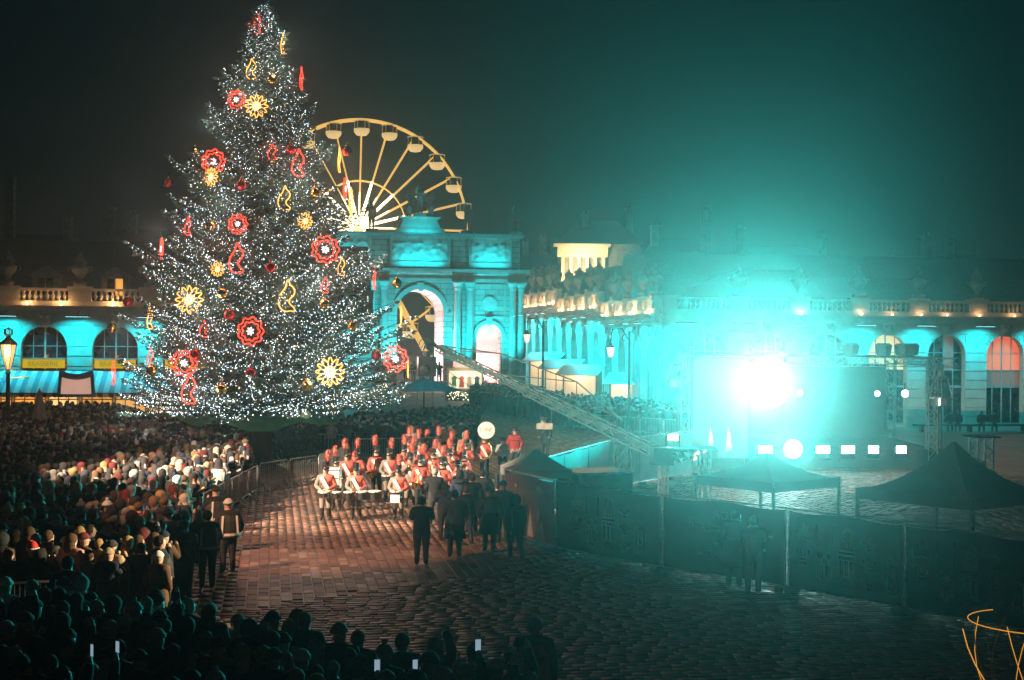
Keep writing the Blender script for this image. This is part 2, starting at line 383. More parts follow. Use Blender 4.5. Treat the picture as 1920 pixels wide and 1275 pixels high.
    for dx, dm in dorm:
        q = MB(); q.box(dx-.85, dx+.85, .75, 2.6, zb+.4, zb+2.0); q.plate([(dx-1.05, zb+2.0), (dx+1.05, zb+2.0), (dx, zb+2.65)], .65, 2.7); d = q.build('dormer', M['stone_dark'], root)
        q = MB(); q.box(dx+.05, dx+.5, .71, .745, zb+.75, zb+1.85); q.build('pane', dm, d)
        q = MB(); q.box(dx-.5, dx-.05, .71, .745, zb+.75, zb+1.85); q.build('pane', M['glass'], d)
    if lamps:
        for i, p in enumerate(lit_piers if lit_piers is not None else piers[1:-1]):
            q = MB(); q.box(-.75, .75, -.07, .07, 0, .09); fx = q.build('wash_light', M['blackgloss'], root, (p, -1.45, ZC-.2))
            q = MB(); q.box(-.7, .7, -.05, .05, -.012, -.003); q.build('led_strip', cyan_bar, fx)
            q = MB(); q.bar((0, .0, .05), (0, 1.0, .4), .05); q.build('arm', M['blackgloss'], fx)
            lamp('wash_lamp', 'AREA', (p, -1.45, ZC-.24), power, CYAN, (p, -.0, ZC-3.4), 1.3, parent=root, sizey=.1, spread=125)
    for p, e in warm:
        q = MB(); q.ball((0,0,0), .06, 8, 6); q.build('bulb', warm_bulb, root, (p, -.58, zb+.1))
        lamp('parapet_lamp', 'POINT', (p, -.62, zb+.14), e, WARM, size=.06, parent=root)
    return root
def left_panes(b): return M['glass']
LB = [-19.0, -14.53, -10.06, -5.6, -1.15, 3.3]
pavilion('pavilion_building', 'stone pavilion washed in cyan light behind the Christmas tree with a striped awning', (0, 96, 0), 0, LB, -24, 6.7,
         urns=(-16.8, -12.3, -7.85), warm=((-15.5, 60), (-13.4, 90), (-10.2, 110), (-5.5, 80)), dorm=((-14.6, M['glass']), (-10.2, lit_orange)), power=230, sill=2.6,
         lit_piers=[-16.77, -12.3, -7.83, -3.4, 1.1, 5.2, -21])
def right_panes(b):
    if abs(b-52.62) < .5: return lambda k, i: lit_red if k >= 2 else (lit_dim if k == 1 else M['glass'])
    if abs(b-43.56) < .5: return lambda k, i: lit_warm if k >= 2 else M['glass']
    if abs(b-48.05) < .5: return lambda k, i: (lit_dim if i == 2 and k >= 2 else M['glass'])
    return M['glass']
RB = [30.07, 34.56, 39.06, 43.56, 48.05, 52.6, 57.1]
pavilion('pavilion_building', 'stone pavilion washed in cyan light behind the stage with a red lit door', (0, 96, 0), 0, RB, 26.8, 60,
         urns=(32.3, 36.8, 41.3, 45.8, 50.3, 54.8), warm=((41.3, 22), (45.8, 22), (50.3, 22), (53, 28), (47.8, 20), (36.8, 22), (43.6, 20)), panes=right_panes, power=210,
         lit_piers=[28.2, 32.3, 36.8, 41.3, 45.8, 50.3, 54.9])
# row of houses along the street, facing west
W_LAB = ['cyan lit arcaded house on the street corner beside the stage', 'cyan lit arcaded house in the middle of the street row', 'tall cyan lit arcaded house next to the triumphal arch']
for k in range(3):
    y0 = 96.0+k*17.75 + (.72 if k == 0 else 0); y1 = 96.0+(k+1)*17.75
    bays = [-(17.75/4)*(j+.5) for j in range(4)]
    if k == 0: bays = [b-.1 for b in bays]
    loc = (26.8, 96.0+k*17.75, 0)
    x1 = -.705 if k == 0 else 0
    pavilion('arcaded_house', W_LAB[k], loc, rad(-90), bays, -17.75+.01, x1, aw=2.5, atop=6.3, sz=1.0+.09*k, balus=False, roofh=3.2, power=460,
             urns=[-1.3 if j == 0 else -17.75/4*j for j in range(4)], warm=[(-17.75/4*(j+.5), 260) for j in range(4)],
             panes=(lambda b: (lambda kk, i: lit_warm if kk == 0 and (i+int(-b)) % 3 else M['frame'])), lit_piers=[-17.75/4*j for j in range(1, 4)]+[-17.3, -1.1], group=None)
# ================================================================ triumphal arch
def triumphal_arch():
    root = thing('triumphal_arch', 'cyan lit stone triumphal arch with pink passages at the end of the street', 'arch', (16.75, 162, 0))
    D = 9.0; st = M['stone']
    mb = MB(); arch_wall(mb, -12.1, 12.1, 0, 12.6, 0, D, [(0, 5.32, 11.7, 0), (-7.95, 2.92, 7.85, 0), (7.95, 2.92, 7.85, 0)], n=24); mb.build('wall', M['ashlar'], root)
    for s in (-1, 1):
        mb = MB(); mb.box(s*7.95-1.459, s*7.95+1.459, 3.2, 3.4, 0, 7.9); mb.build('niche_wall', st, root)
    mb = MB(); mb.box(-12.3, 12.3, -.35, D, 12.6, 13.0); mb.box(-12.2, 12.2, -.2, D, 13.0, 13.5); mb.box(-12.6, 12.6, -.7, D+.2, 13.5, 13.75); mb.box(-12.9, 12.9, -1.0, D+.3, 13.75, 14.05); mb.build('entablature', st, root)
    n = 60; mb = MB()
    for i in range(n): x = -12.4+24.8*(i+.5)/n; mb.box(x-.1, x+.1, -.9, -.68, 13.52, 13.74)
    mb.build('dentils', st, root)
    mb = MB(); mb.box(-11.6, 11.6, .6, D-.5, 14.05, 17.75); mb.build('attic', M['ashlar'], root)
    mb = MB(); mb.box(-11.9, 11.9, .2, D-.2, 17.75, 17.95); mb.box(-12.1, 12.1, 0, D, 17.95, 18.2); mb.build('attic_cornice', M['stone_dark'], root)
    # reliefs
    for cx, hw in ((0, 3.3), (8.1, 2.35), (-8.1, 2.35)):
        nx, nz = 44, 18; vs = []; fs = []; ph = [(NR.uniform(-hw, hw), NR.uniform(15.1, 17.2), NR.uniform(.15, .45), NR.uniform(.05, .16)) for _ in range(70)]
        for j in range(nz+1):
            for i in range(nx+1):
                x = -hw+2*hw*i/nx; z = 14.95+2.5*j/nz; y = 0
                if 0 < i < nx and 0 < j < nz:
                    for a, b, c_, hh in ph:
                        d2 = ((x-a)**2+(z-b)**2)/(c_*c_)
                        if d2 < 4: y = max(y, hh*math.exp(-d2*1.6)*(1.5 if abs(z-16.2) < .9 else .6))
                vs.append((cx+x, .58-y, z))
        for j in range(nz):
            for i in range(nx): a = j*(nx+1)+i; fs.append((a, a+1, a+nx+2, a+nx+1))
        q = MB(); q.add(vs, fs); q.build('relief', st, root, smooth=True)
        q = MB()
        for e in ((-hw-.16, -hw), (hw, hw+.16)): q.box(cx+e[0], cx+e[1], .36, .6, 14.6, 17.6)
        q.box(cx-hw-.16, cx+hw+.16, .34, .6, 14.3, 14.9); q.build('relief_frame', st, root)
        q = MB(); q.box(cx-hw*.8, cx+hw*.8, -.85, -.7, 14.06, 14.2); q.build('wash_light', M['blackgloss'], root)
        lamp('relief_lamp', 'AREA', (cx, -.75, 14.3), 200*hw/2.3, CYAN, (cx, .6, 16.6), hw*1.5, parent=root, sizey=.12, spread=140)
    # columns, pilasters
    def column(x, y, h0, h1, r):
        q = MB(); q.box(x-r*1.5, x+r*1.5, y-r*1.5, y+r*1.5, 0, h0); q.lathe([(r*1.35,h0),(r*1.3,h0+.2),(r,h0+.35),(r*1.02,h0+3),(r*.86,h1-1.0),(r*.9,h1-.95),(r*1.1,h1-.7),(r*1.05,h1-.6),(r*1.45,h1-.15)], (x, y, 0), 16)
        q.box(x-r*1.5, x+r*1.5, y-r*1.5, y+r*1.5, h1-.15, h1); return q.build('column', st, root, smooth=False)
    for s in (-1, 1):
        for x in (4.2, 5.6, 10.6, 11.6): column(s*x, -.65, 2.0, 12.6, .42)
        mb = MB(); mb.box(s*4.9-1.3, s*4.9+1.3, -1.3, -.003, 0, .9); mb.build('plinth', st, root)
        mb = MB(); n = 24; cx = s*7.95
        mb.lathe([(.62,0),(.85,0),(.85,.12),(.62,.12)], n=24); ring = mb.build('medallion', st, root, (cx, -.004, 10.15)); ring.rotation_euler = (rad(90), 0, 0)
        mb = MB(); mb.lathe([(.05,0),(.6,.04),(.62,0)], n=20); ring = mb.build('medallion_disc', M['stone_dark'], root, (cx, -.004, 10.15)); ring.rotation_euler = (rad(90), 0, 0)
        mb = MB(); mb.box(cx-1.9, cx+1.9, -.12, -.004, 8.5, 8.75); mb.box(cx-1.9, cx-1.75, -.08, -.004, 8.75, 12.2); mb.box(cx+1.75, cx+1.9, -.08, -.004, 8.75, 12.2); mb.box(cx-1.9, cx+1.9, -.12, -.004, 12.2, 12.4); mb.build('panel_frame', st, root)
        mb = MB(); mb.box(cx-2.05, cx-1.47, -.2, -.004, 6.0, 6.3); mb.box(cx+1.47, cx+2.05, -.2, -.004, 6.0, 6.3); mb.build('impost', st, root)
        mb = MB(); mb.box(s*2.67, s*3.5, -.25, -.004, 8.75, 9.1) if s > 0 else mb.box(-3.5, -2.67, -.25, -.004, 8.75, 9.1); mb.build('impost', st, root)
        for k in range(18):
            pass
    def ring(cx, r, sp, w, name):
        q = MB(); n = 24
        for i in range(n):
            a0 = math.pi*i/n; a1 = math.pi*(i+1)/n
            q.add([(cx+rr*math.cos(a), yy, sp+rr*math.sin(a)) for yy in (-.22, -.003) for rr, a in ((r,a0),(r+w,a0),(r+w,a1),(r,a1))], [(0,1,2,3),(0,4,5,1),(1,5,6,2),(2,6,7,3),(3,7,4,0)])
        q.build(name, st, root)
    ring(0, 2.66, 9.04, .55, 'archivolt'); ring(7.95, 1.46, 6.39, .4, 'archivolt'); ring(-7.95, 1.46, 6.39, .4, 'archivolt')
    for cx, z in ((0, 11.5), (7.95, 7.65), (-7.95, 7.65)):
        q = MB(); q.plate([(cx-.25, z), (cx+.25, z), (cx+.4, z+.95), (cx-.4, z+.95)], -.45, -.225); q.build('keystone', st, root)
    # crowning pedestal
    q = MB(); prof = [(2.9, 18.2), (2.85, 18.55), (2.35, 18.9), (2.05, 19.5), (2.0, 19.85), (2.3, 19.9), (2.4, 20.1)]
    for (a, z0), (b, z1) in zip(prof[:-1], prof[1:]):
        q.add([(-a,1.2-(a-2)*.6,z0),(a,1.2-(a-2)*.6,z0),(a,4.2,z0),(-a,4.2,z0),(-b,1.2-(b-2)*.6,z1),(b,1.2-(b-2)*.6,z1),(b,4.2,z1),(-b,4.2,z1)], [(0,1,5,4),(1,2,6,5),(2,3,7,6),(3,0,4,7)])
    q.add([(-2.4,.96,20.1),(2.4,.96,20.1),(2.4,4.2,20.1),(-2.4,4.2,20.1)], [(0,1,2,3)]); q.build('crown_pedestal', st, root)
    lamp('pedestal_lamp', 'AREA', (0, -.6, 18.35), 110, CYAN, (0, 1.2, 19.6), 3.5, parent=root, sizey=.12, spread=150)
    # lights in and on the arch
    lamp('passage_lamp', 'AREA', (-1.9, 6.2, .8), 3000, (.72, .85, 1.0), (1.5, 6.4, 9.5), 1.5, parent=root)
    lamp('passage_lamp', 'AREA', (-1.6, 1.6, .8), 3800, (1.0, .34, .34), (2.0, 1.8, 9.5), .8, parent=root)
    for s in (-1, 1):
        lamp('niche_lamp', 'AREA', (s*7.95-.9, 2.2, .4), 520, (.8, .85, 1.0), (s*7.95-.7, 3.2, 5.5), .5, parent=root, spread=90)
        lamp('niche_lamp', 'AREA', (s*7.95+.8, 2.2, .4), 800, (1.0, .22, .2), (s*7.95+.9, 3.2, 5.5), .5, parent=root, spread=90)
        for x in (3.2, 8.2): lamp('column_lamp', 'SPOT', (s*x, -5.5, 1.2), 16000, CYAN, (s*(x+1.2), 0, 9.5), .1, 70, .9, parent=root)
    return root
arch = triumphal_arch()
# ================================================================ buildings behind
def house_block(name, label, px0, px1, d, ytop, yeave, wallm, roofm=None, deep=14, chims=(), front=True, group=None):
    a = AT(px0, 640, d); b = AT(px1, 640, d); w = (b-a).length; rz = math.atan2(b.y-a.y, b.x-a.x)
    zt = AT((px0+px1)/2, ytop, d).z; ze = AT((px0+px1)/2, yeave, d).z
    root = thing(name, label, 'building', (a.x, a.y, 0), rz, group)
    mb = MB(); mb.box(0, w, 0, deep, 0, ze); mb.build('wall', wallm, root)
    mb = MB(); e = .4; rg = min(w*.25, deep*.4)
    mb.add([(-e,-e,ze+.01),(w+e,-e,ze+.01),(w+e,deep+e,ze+.01),(-e,deep+e,ze+.01),(rg,deep/2,zt),(w-rg,deep/2,zt)], [(0,1,5,4),(1,2,5),(2,3,4,5),(3,0,4),(3,2,1,0)])
    roof = mb.build('roof', roofm or M['slate'], root)
    for cpx, cy0, cy1, cm in chims:
        c0 = AT(cpx, cy0, d+deep*.4); x = (Vector((c0.x, c0.y, 0))-Vector((a.x, a.y, 0))).dot(Vector((math.cos(rz), math.sin(rz), 0)))
        zb = ze*.9; q = MB(); q.box(x-.45, x+.45, deep*.35, deep*.35+.9, zb, c0.z); q.box(x-.55, x+.55, deep*.35-.1, deep*.35+1.0, c0.z, c0.z+.15)
        for k in (-.25, .25): q.lathe([(.1,0),(.12,.4)], (x+k, deep*.35+.45, c0.z+.15), 8)
        q.build('chimney', cm, root)
    return root, w, ze, zt
cw = M['stone_dark']; cc = M['stone']
r_, w_, ze_, zt_ = house_block('town_house', 'cream house with floodlit columned top floor above the street roofs', 1048, 1200, 175, 405, 458, cw, chims=((1098, 404, 440, cc), (1180, 392, 440, cc)))
mb = MB(); z0 = 6+(640-505)/15.2; 
mb.box(-.3, 5.9, -.7, -.01, ze_-1.6, ze_-.4); mb.box(-.8, 6.2, -1.1, -.015, ze_-.4, ze_); mb.build('cornice', M['cream'], r_)
for k in range(6): 
    q = MB(); q.box(.2+k*1.0, .55+k*1.0, -.6, -.01, ze_-6, ze_-1.6); q.build('pilaster', M['cream'], r_)
lamp('flood_lamp', 'AREA', (1.5, -5, ze_-8), 800, (1.0, .72, .36), (3, 0, ze_-1), 1.5, parent=r_, spread=70)
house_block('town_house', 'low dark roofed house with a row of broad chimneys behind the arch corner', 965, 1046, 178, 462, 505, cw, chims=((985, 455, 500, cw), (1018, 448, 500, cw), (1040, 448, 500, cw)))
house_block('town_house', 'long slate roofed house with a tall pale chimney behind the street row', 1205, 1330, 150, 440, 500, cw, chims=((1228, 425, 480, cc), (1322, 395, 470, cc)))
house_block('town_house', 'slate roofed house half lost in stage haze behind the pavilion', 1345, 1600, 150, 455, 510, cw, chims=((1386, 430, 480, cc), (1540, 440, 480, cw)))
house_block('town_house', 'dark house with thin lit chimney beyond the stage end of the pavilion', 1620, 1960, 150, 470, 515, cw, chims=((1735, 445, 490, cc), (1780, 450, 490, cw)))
lit_ch = emat('lit_chimney', (1, .55, .12), .5, False)
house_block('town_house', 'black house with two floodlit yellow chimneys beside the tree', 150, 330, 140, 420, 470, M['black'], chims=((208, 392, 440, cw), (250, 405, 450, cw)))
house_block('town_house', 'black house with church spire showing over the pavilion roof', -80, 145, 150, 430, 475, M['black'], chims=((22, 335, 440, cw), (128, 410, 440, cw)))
# ================================================================ ferris wheel
def ferris_wheel():
    c = AT(673, 427, 215); Rr = 16.3; root = thing('ferris_wheel', 'golden lit ferris wheel with white gondolas rising behind the triumphal arch', 'ferris wheel', (c.x, c.y, 0), -YAW+rad(3))
    gold = emat('wheel_floodlit_glow', (1.0, .55, .12), 1.0, False, (.7, .5, .2)); strip = emat('wheel_strip_light', (1.0, .86, .6), 7, False); hubm = emat('wheel_hub_light', (1.0, .8, .45), 5)  # floodlight on the gold steel put in as emission; strips and hub are lamps
    zc = c.z
    def circ(r, y, n=72): return [(r*math.cos(2*math.pi*i/n), y, zc+r*math.sin(2*math.pi*i/n)) for i in range(n)]
    for y in (-.8, .8):
        mb = MB(); mb.tube(circ(Rr, y), .17, 6, closed=True); mb.build('rim', gold, root)
        mb = MB(); mb.tube(circ(Rr*.93, y), .1, 5, closed=True); 
        mb = MB(); mb.tube(circ(Rr*.435, y*.6), .09, 5, closed=True); mb.build('inner_ring', gold, root)
    mb = MB()
    for i in range(72):
        a = 2*math.pi*i/72; p = (Rr*math.cos(a), zc+Rr*math.sin(a)); mb.bar((p[0], -.8, p[1]), (p[0], .8, p[1]), .1)
    mb.build('rim_braces', gold, root)
    sp = MB()
    for y in (-1, 1): sp.bar((0, y*.75, 1.2), (0, y*.75, Rr), .17, .17)
    sm = sp.mesh('spoke', gold)
    st = MB()
    for x in (-.16, .16): st.bar((x, -.95, 1.0), (x*.6, -.95, Rr*.44), .1)
    stm = st.mesh('light_strip', strip)
    st = MB(); st.bar((0, -.95, 1.0), (0, -.95, Rr*.32), .1); stm2 = st.mesh('light_strip', strip)
    gb = MB(); gb.lathe([(.35,-2.3),(.8,-2.2),(1.15,-1.75),(1.2,-1.25),(1.14,-1.25)], n=10); gbm = gb.mesh('basket', emat('gondola_basket', (1, .68, .28), .75, False, (.8,.7,.5)), True)  # light on baskets and canopies put in as glow
    gc = MB(); gc.lathe([(1.2,-.12),(1.25,-.02),(.6,.12),(.05,.16)], n=10)
    for k in range(6): a = k*math.pi/3; gc.bar((1.1*math.cos(a), 1.1*math.sin(a), -1.3), (1.1*math.cos(a), 1.1*math.sin(a), -.1), .06)
    gc.bar((0,0,-2.2), (0,0,.2), .14); gcm = gc.mesh('canopy', emat('gondola_canopy', (1, .62, .2), .35, False, (.7,.55,.3)))
    gw = MB(); gw.lathe([(1.08,-1.25),(1.08,-.15)], n=10); gwm = gw.mesh('cabin_glass', M['glass'])
    for i in range(24):
        a = 2*math.pi*i/24+rad(1)
        s = ob('spoke', sm, root, (0, 0, zc)); s.rotation_euler = (0, a, 0)
        s2 = ob('light_strip', stm if i % 2 else stm2, s)
        px, pz = Rr*math.sin(a), zc+Rr*math.cos(a)
        g = ob('gondola', gcm, root, (px, 0, pz-.1))
        ob('basket', gbm, g); ob('cabin_glass', gwm, g)
    hub = MB(); hub.lathe([(.9,-1.2),(1.2,-1.1),(1.2,1.1),(.9,1.2)], n=16); h = hub.build('hub', hubm, root, (0, 0, zc)); h.rotation_euler = (rad(90), 0, 0)
    for y in (-2.2, 2.2):
        for s in (-1, 1):
            mb = MB(); mb.bar((0, y*.6, zc), (s*12.5, y*1.6, 0), .75, .75); mb.build('leg', gold, root)
        mb = MB(); mb.bar((-8, y*1.3, 8), (8, y*1.3, 8), .35); mb.build('cross_beam', gold, root)
    mb = MB(); mb.box(-14, 14, -5, 5, 0, .8); mb.build('platform', M['steel'], root)
    lamp('hub_lamp', 'POINT', (0, -3, zc), 600, (1, .75, .35), size=1, parent=root)
ferris_wheel()
# ================================================================ Christmas tree
TC = G(488, 872); TH = 21.9
def tree_radius(z):
    return float(np.interp(z, [1.5, 2.4, 3.2, 4.3, 6.5, 8.4, 10.2, 11.9, 14.5, 17, 19.5, 20.8, 21.9], [4.8, 5.9, 6.3, 6.45, 6.2, 5.75, 5.0, 4.2, 3.0, 2.0, 1.0, .55, .12]))
def christmas_tree():
    root = thing('christmas_tree', 'huge Christmas tree covered in white string lights behind the crowd barriers', 'christmas tree', (TC.x, TC.y, 0))
    mb = MB(); zs = [0, 1, 3, 7, 12, 17, 21.5]; mb.tube([(.05*math.sin(z), .05*math.cos(z), z) for z in zs], [.62, .5, .45, .36, .24, .12, .02], 12); mb.build('trunk', M['bark'], root, smooth=True)
    cl = []       # (pos, dir, side, len, width)
    bulbs = []; limbs = MB()
    z = 3.3
    while z < 21.6:
        Rz = tree_radius(z)*(1+.10*math.sin(z*2.9)+NR.normal()*.03); nb = max(5, int(6+Rz*2.1)); ph = NR.uniform(0, 6.28)
        for b in range(nb):
            a = ph+2*math.pi*b/nb+NR.normal()*.16; L = Rz*NR.uniform(.6, 1.04) if NR.random() > .1 else Rz*NR.uniform(1.04, 1.22)
            droop = -.16+ .30*NR.random() - .22*(1-z/22); up = .07+.1*NR.random()
            n = max(5, int(L/.22)); ts = np.linspace(.08, 1, n); dirv = np.array([math.cos(a), math.sin(a)])
            zz = np.maximum(2.3+.95*NR.random(), z+L*(droop*ts - .12*np.sin(ts*3.1)+up*ts**3+(.28*(z/22)**2)*ts)+NR.normal()*.08)
            pts = np.stack([dirv[0]*L*ts, dirv[1]*L*ts, zz], 1)
            limbs.tube([pts[0], pts[n//2], pts[-1]], [.05, .03, .01], 4)
            side = np.array([-dirv[1], dirv[0]])
            for i in range(1, n):
                t = ts[i]
                if t < .22 and NR.random() < .6: continue
                tl = (.16+.95*math.sin(math.pi*min(t*.92+.1, 1))**.8*min(L, 3.2)*.22)*NR.uniform(.6, 1.25)
                for s in (-1, 1):
                    td = dirv*.75+side*s*NR.uniform(.5, 1.0); td /= np.linalg.norm(td)
                    m = max(2, int(tl/.11))
                    for k in range(m):
                        q = (k+.6)/m*tl
                        p = np.array([pts[i, 0]+td[0]*q, pts[i, 1]+td[1]*q, pts[i, 2]-.16*q+NR.normal()*.03])
                        cl.append((p[0], p[1], p[2], td[0], td[1], NR.uniform(-.35, .25), NR.uniform(.13, .25), NR.uniform(.035, .07), NR.uniform(0, 3.14)))
                    if t > .3 and NR.random() < .95:
                        
                        for _ in range(2): q = tl*NR.uniform(.2, 1.08); bulbs.append((pts[i, 0]+td[0]*q, pts[i, 1]+td[1]*q, pts[i, 2]+.03-.1*q+NR.normal()*.06))
                if t > .4 and NR.random() < .75: bulbs.append((pts[i, 0], pts[i, 1], pts[i, 2]+.05))
            e = pts[-1]; cl.append((e[0], e[1], e[2], dirv[0], dirv[1], .2, .35, .07, 0)); bulbs.append(tuple(e))
        z += .30+.02*Rz
    for k in range(60): zt = NR.uniform(20.8, 22.1); a = NR.uniform(0, 6.28); cl.append((.05*math.cos(a), .05*math.sin(a), zt, math.cos(a), math.sin(a), 1.0, .3, .05, 0))
    limbs.build('limbs', M['bark'], root)
    c = np.array(cl); n = len(c)
    d = c[:, 3:6]/np.linalg.norm(c[:, 3:6], axis=1)[:, None]; up = np.tile([0, 0, 1.0], (n, 1)); x = np.cross(d, up); x /= np.linalg.norm(x, axis=1)[:, None]; y = np.cross(x, d)
    ca, sa = np.cos(c[:, 8])[:, None], np.sin(c[:, 8])[:, None]; w1 = x*ca+y*sa; w2 = -x*sa+y*ca
    P = c[:, :3]; L = c[:, 6:7]; Wd = c[:, 7:8]; V_ = []
    for w in (w1, w2): V_ += [P, P+d*L*.4+w*Wd, P+d*L, P+d*L*.4-w*Wd]
    vv = np.stack(V_, 1).reshape(-1, 3); q = (np.arange(n)*8)[:, None, None]+np.array([[0,1,2,3],[4,5,6,7]])[None]
    needle = mat('fir_needles', (.08, .14, .085), .6, var=.45, scale=1.2)
    needle.node_tree.nodes['Principled BSDF'].inputs['Subsurface Weight'].default_value = 0
    ob('crown', npmesh('crown', vv, q.reshape(-1, 4), needle), root)
    B = np.array(bulbs); n = len(B); rb = NR.choice([.007, .010, .014, .021], size=(n, 1), p=[.35, .35, .2, .1])*(1.35-.45*np.clip(B[:, 2:3]/14, 0, 1))
    oc = np.array([[1,0,0],[-1,0,0],[0,1,0],[0,-1,0],[0,0,1],[0,0,-1]], float)
    vv = (B[:, None, :]+oc[None]*rb[:, None]).reshape(-1, 3)
    ft = np.array([[0,2,4],[2,1,4],[1,3,4],[3,0,4],[2,0,5],[1,2,5],[3,1,5],[0,3,5]])
    q = ((np.arange(n)*6)[:, None, None]+ft[None]).reshape(-1, 3)
    bm = [emat('cool_bulb', (.55, .82, 1.0), 8, False), emat('white_bulb', (1.0, .95, .85), 7.5, False), emat('warm_fairy_bulb', (1.0, .8, .5), 7, False)]
    o = ob('string_lights', npmesh('string_lights', vv, q, bm, np.repeat(NR.choice(3, size=n, p=[.58, .26, .16]), 8)), root); o['kind'] = 'stuff'
    print('tree clumps', len(c), 'bulbs', n)
    # the strings' own glow among the branches
    for k in range(16):
        z = 3.0+17*(k/15)**1.25; a = -math.pi/2+(-1.25, -.4, .4, 1.25)[k % 4]; rr = tree_radius(z)*.93+.5
        lamp('string_glow', 'POINT', (rr*math.cos(a), rr*math.sin(a), z), 25+10*tree_radius(z), (.88, 1.0, .92), size=.5, parent=root)
    mb = MB(); n = 26; ring = []
    for k in range(n):
        a = 2*math.pi*k/n; ring.append((a, 3.3+.5*math.sin(3*a)+.3*math.sin(7*a)))
    vs = [(0.6*math.cos(a), .6*math.sin(a), 3.2) for a, r in ring]+[(r*math.cos(a), r*math.sin(a)*1.0, 2.2+.18*math.sin(5*a)) for a, r in ring]+[((r+.15)*math.cos(a), (r+.15)*math.sin(a), 2.0+.18*math.sin(5*a)) for a, r in ring]
    fs = [(i, (i+1) % n, (i+1) % n+n, i+n) for i in range(n)]+[(i+n, (i+1) % n+n, (i+1) % n+2*n, i+2*n) for i in range(n)]
    mb.add(vs, fs); mb.build('green_tarpaulin', mat('green_tarp', (.02, .22, .07), .5, var=.3, scale=2), root, smooth=True)
    lamp('tarpaulin_lamp', 'POINT', (-1.5, -3.6, 1.3), 30, (.4, 1, .5), size=.2, parent=root)
    return root
tree = christmas_tree()
# shrubs round the trunk
def shrub(px, py, h, w, label, group=None):
    c = G(px, py); root = thing('fir_shrub', label, 'shrub', c, 0, group); n = 900
    p = NR.normal(size=(n, 3))*np.array([w*.33, w*.33, 0])+0; p[:, 2] = NR.random(n)**.8*h; p[:, :2] *= (1.15-p[:, 2:3]/h*.75)
    d = NR.normal(size=(n, 3)); d[:, 2] += .6; d /= np.linalg.norm(d, axis=1)[:, None]; x = np.cross(d, NR.normal(size=(n, 3))); x /= np.linalg.norm(x, axis=1)[:, None]
    L = NR.uniform(.2, .45, (n, 1)); v = np.stack([p, p+d*L*.5+x*.05, p+d*L, p+d*L*.5-x*.05], 1).reshape(-1, 3)
    ob('foliage', npmesh('foliage', v, (np.arange(n)*4)[:, None]+np.arange(4)[None], M['leafdark']), root)
    m = MB(); m.tube([(0,0,0), (.03,0,h*.5), (0,.03,h*.9)], [.06, .04, .01], 6); m.build('stem', M['bark'], root)
for i, (px, py, h, w, lb) in enumerate([(498, 862, 3.6, 1.7, 'tall dark fir shrub standing against the tree trunk'), (462, 868, 1.7, 1.5, 'low dark fir bush beside the crowd at the barrier'),
    (540, 872, 2.0, 1.6, 'dark fir bush between the trunk and the yellow coated spectator'), (575, 868, 1.5, 1.2, 'small dark fir bush near the barrier bend')]): shrub(px, py, h, w, lb)
# ---------------------------------------------------------------- neon ornaments and baubles
neon_red = emat('neon_red', (1.0, .05, .02), 3.0); neon_gold = emat('neon_gold', (1.0, .42, .07), 2.3); spark = emat('sparkle_white', (.85, .9, 1.0), 2.5, False); spark_g = emat('sparkle_gold', (1, .7, .35), 1.2, False)
def closed_tube(pts, r=.025): m = MB(); m.tube([(x, 0, z) for x, z in pts], r, 6, closed=True); return m
def lobed(r, amp, k, n=72, z0=0): return [((r+amp*math.cos(k*a))*math.cos(a), z0+(r+amp*math.cos(k*a))*math.sin(a)) for a in (2*math.pi*i/n for i in range(n))]
PAIS = [(.05,.75),(-.02,.62),(-.05,.45),(-.12,.3),(-.28,.12),(-.36,-.12),(-.36,-.38),(-.22,-.58),(0,-.66),(.16,-.6),(.3,-.66),(.36,-.52),(.22,-.4),(.1,-.3),(.1,-.12),(.26,0),(.36,.18),(.28,.4),(.14,.5)]
def smooth(p, k=3):
    for _ in range(k):
        q = []; n = len(p)
        for i in range(n):
            a = p[i]; b = p[(i+1) % n]; q += [(.75*a[0]+.25*b[0], .75*a[1]+.25*b[1]), (.25*a[0]+.75*b[0], .25*a[1]+.75*b[1])]
        p = q
    return p
def burst(mm, r, n=14):
    m = MB()
    for i in range(n): a = 2*math.pi*i/n; l = r*(1 if i % 2 else .7); m.bar((.04*math.cos(a), 0, .04*math.sin(a)), (l*math.cos(a), 0, l*math.sin(a)), .025)
    return m.mesh('starburst', mm)
ME = {'rr1': closed_tube(lobed(.55, .05, 9)).mesh('outer_tube', neon_red), 'rr2': closed_tube(lobed(.38, .04, 9), .022).mesh('inner_tube', neon_red), 'rb': burst(spark, .17),
      'gr1': closed_tube(lobed(.5, .1, 12, 144)).mesh('outer_tube', neon_gold), 'gb': burst(spark_g, .36, 24),
      'rp': closed_tube(smooth(PAIS, 2), .026).mesh('outline_tube', neon_red), 'gp': closed_tube(smooth(PAIS, 2), .026).mesh('outline_tube', neon_gold)}
hang = MB(); hang.bar((0,0,.5), (0,0,.95), .012); HG = hang.mesh('hanger', M['iron'])
KIND = {'rr': ('rosette_ornament', 'red neon rosette with white sparkling centre hanging on the Christmas tree', 'red neon rosettes'), 'gr': ('rosette_ornament', 'golden neon flower rosette hanging on the Christmas tree', 'gold neon rosettes'),
        'rp': ('pear_ornament', 'red neon pear outline hanging on the Christmas tree', 'red neon pears'), 'gp': ('pear_ornament', 'golden neon pear outline hanging on the Christmas tree', 'gold neon pears')}
TD = 67.4
def on_tree(px, py, out=.25):
    d = TD
    for _ in range(3):
        p = AT(px, py, d); rz = tree_radius(p.z); off = (Vector((p.x-TC.x, p.y-TC.y, 0))).dot(_r)
        d = TD - math.sqrt(max((rz*.96)**2-off*off, .05)) - out
    return AT(px, py, d)
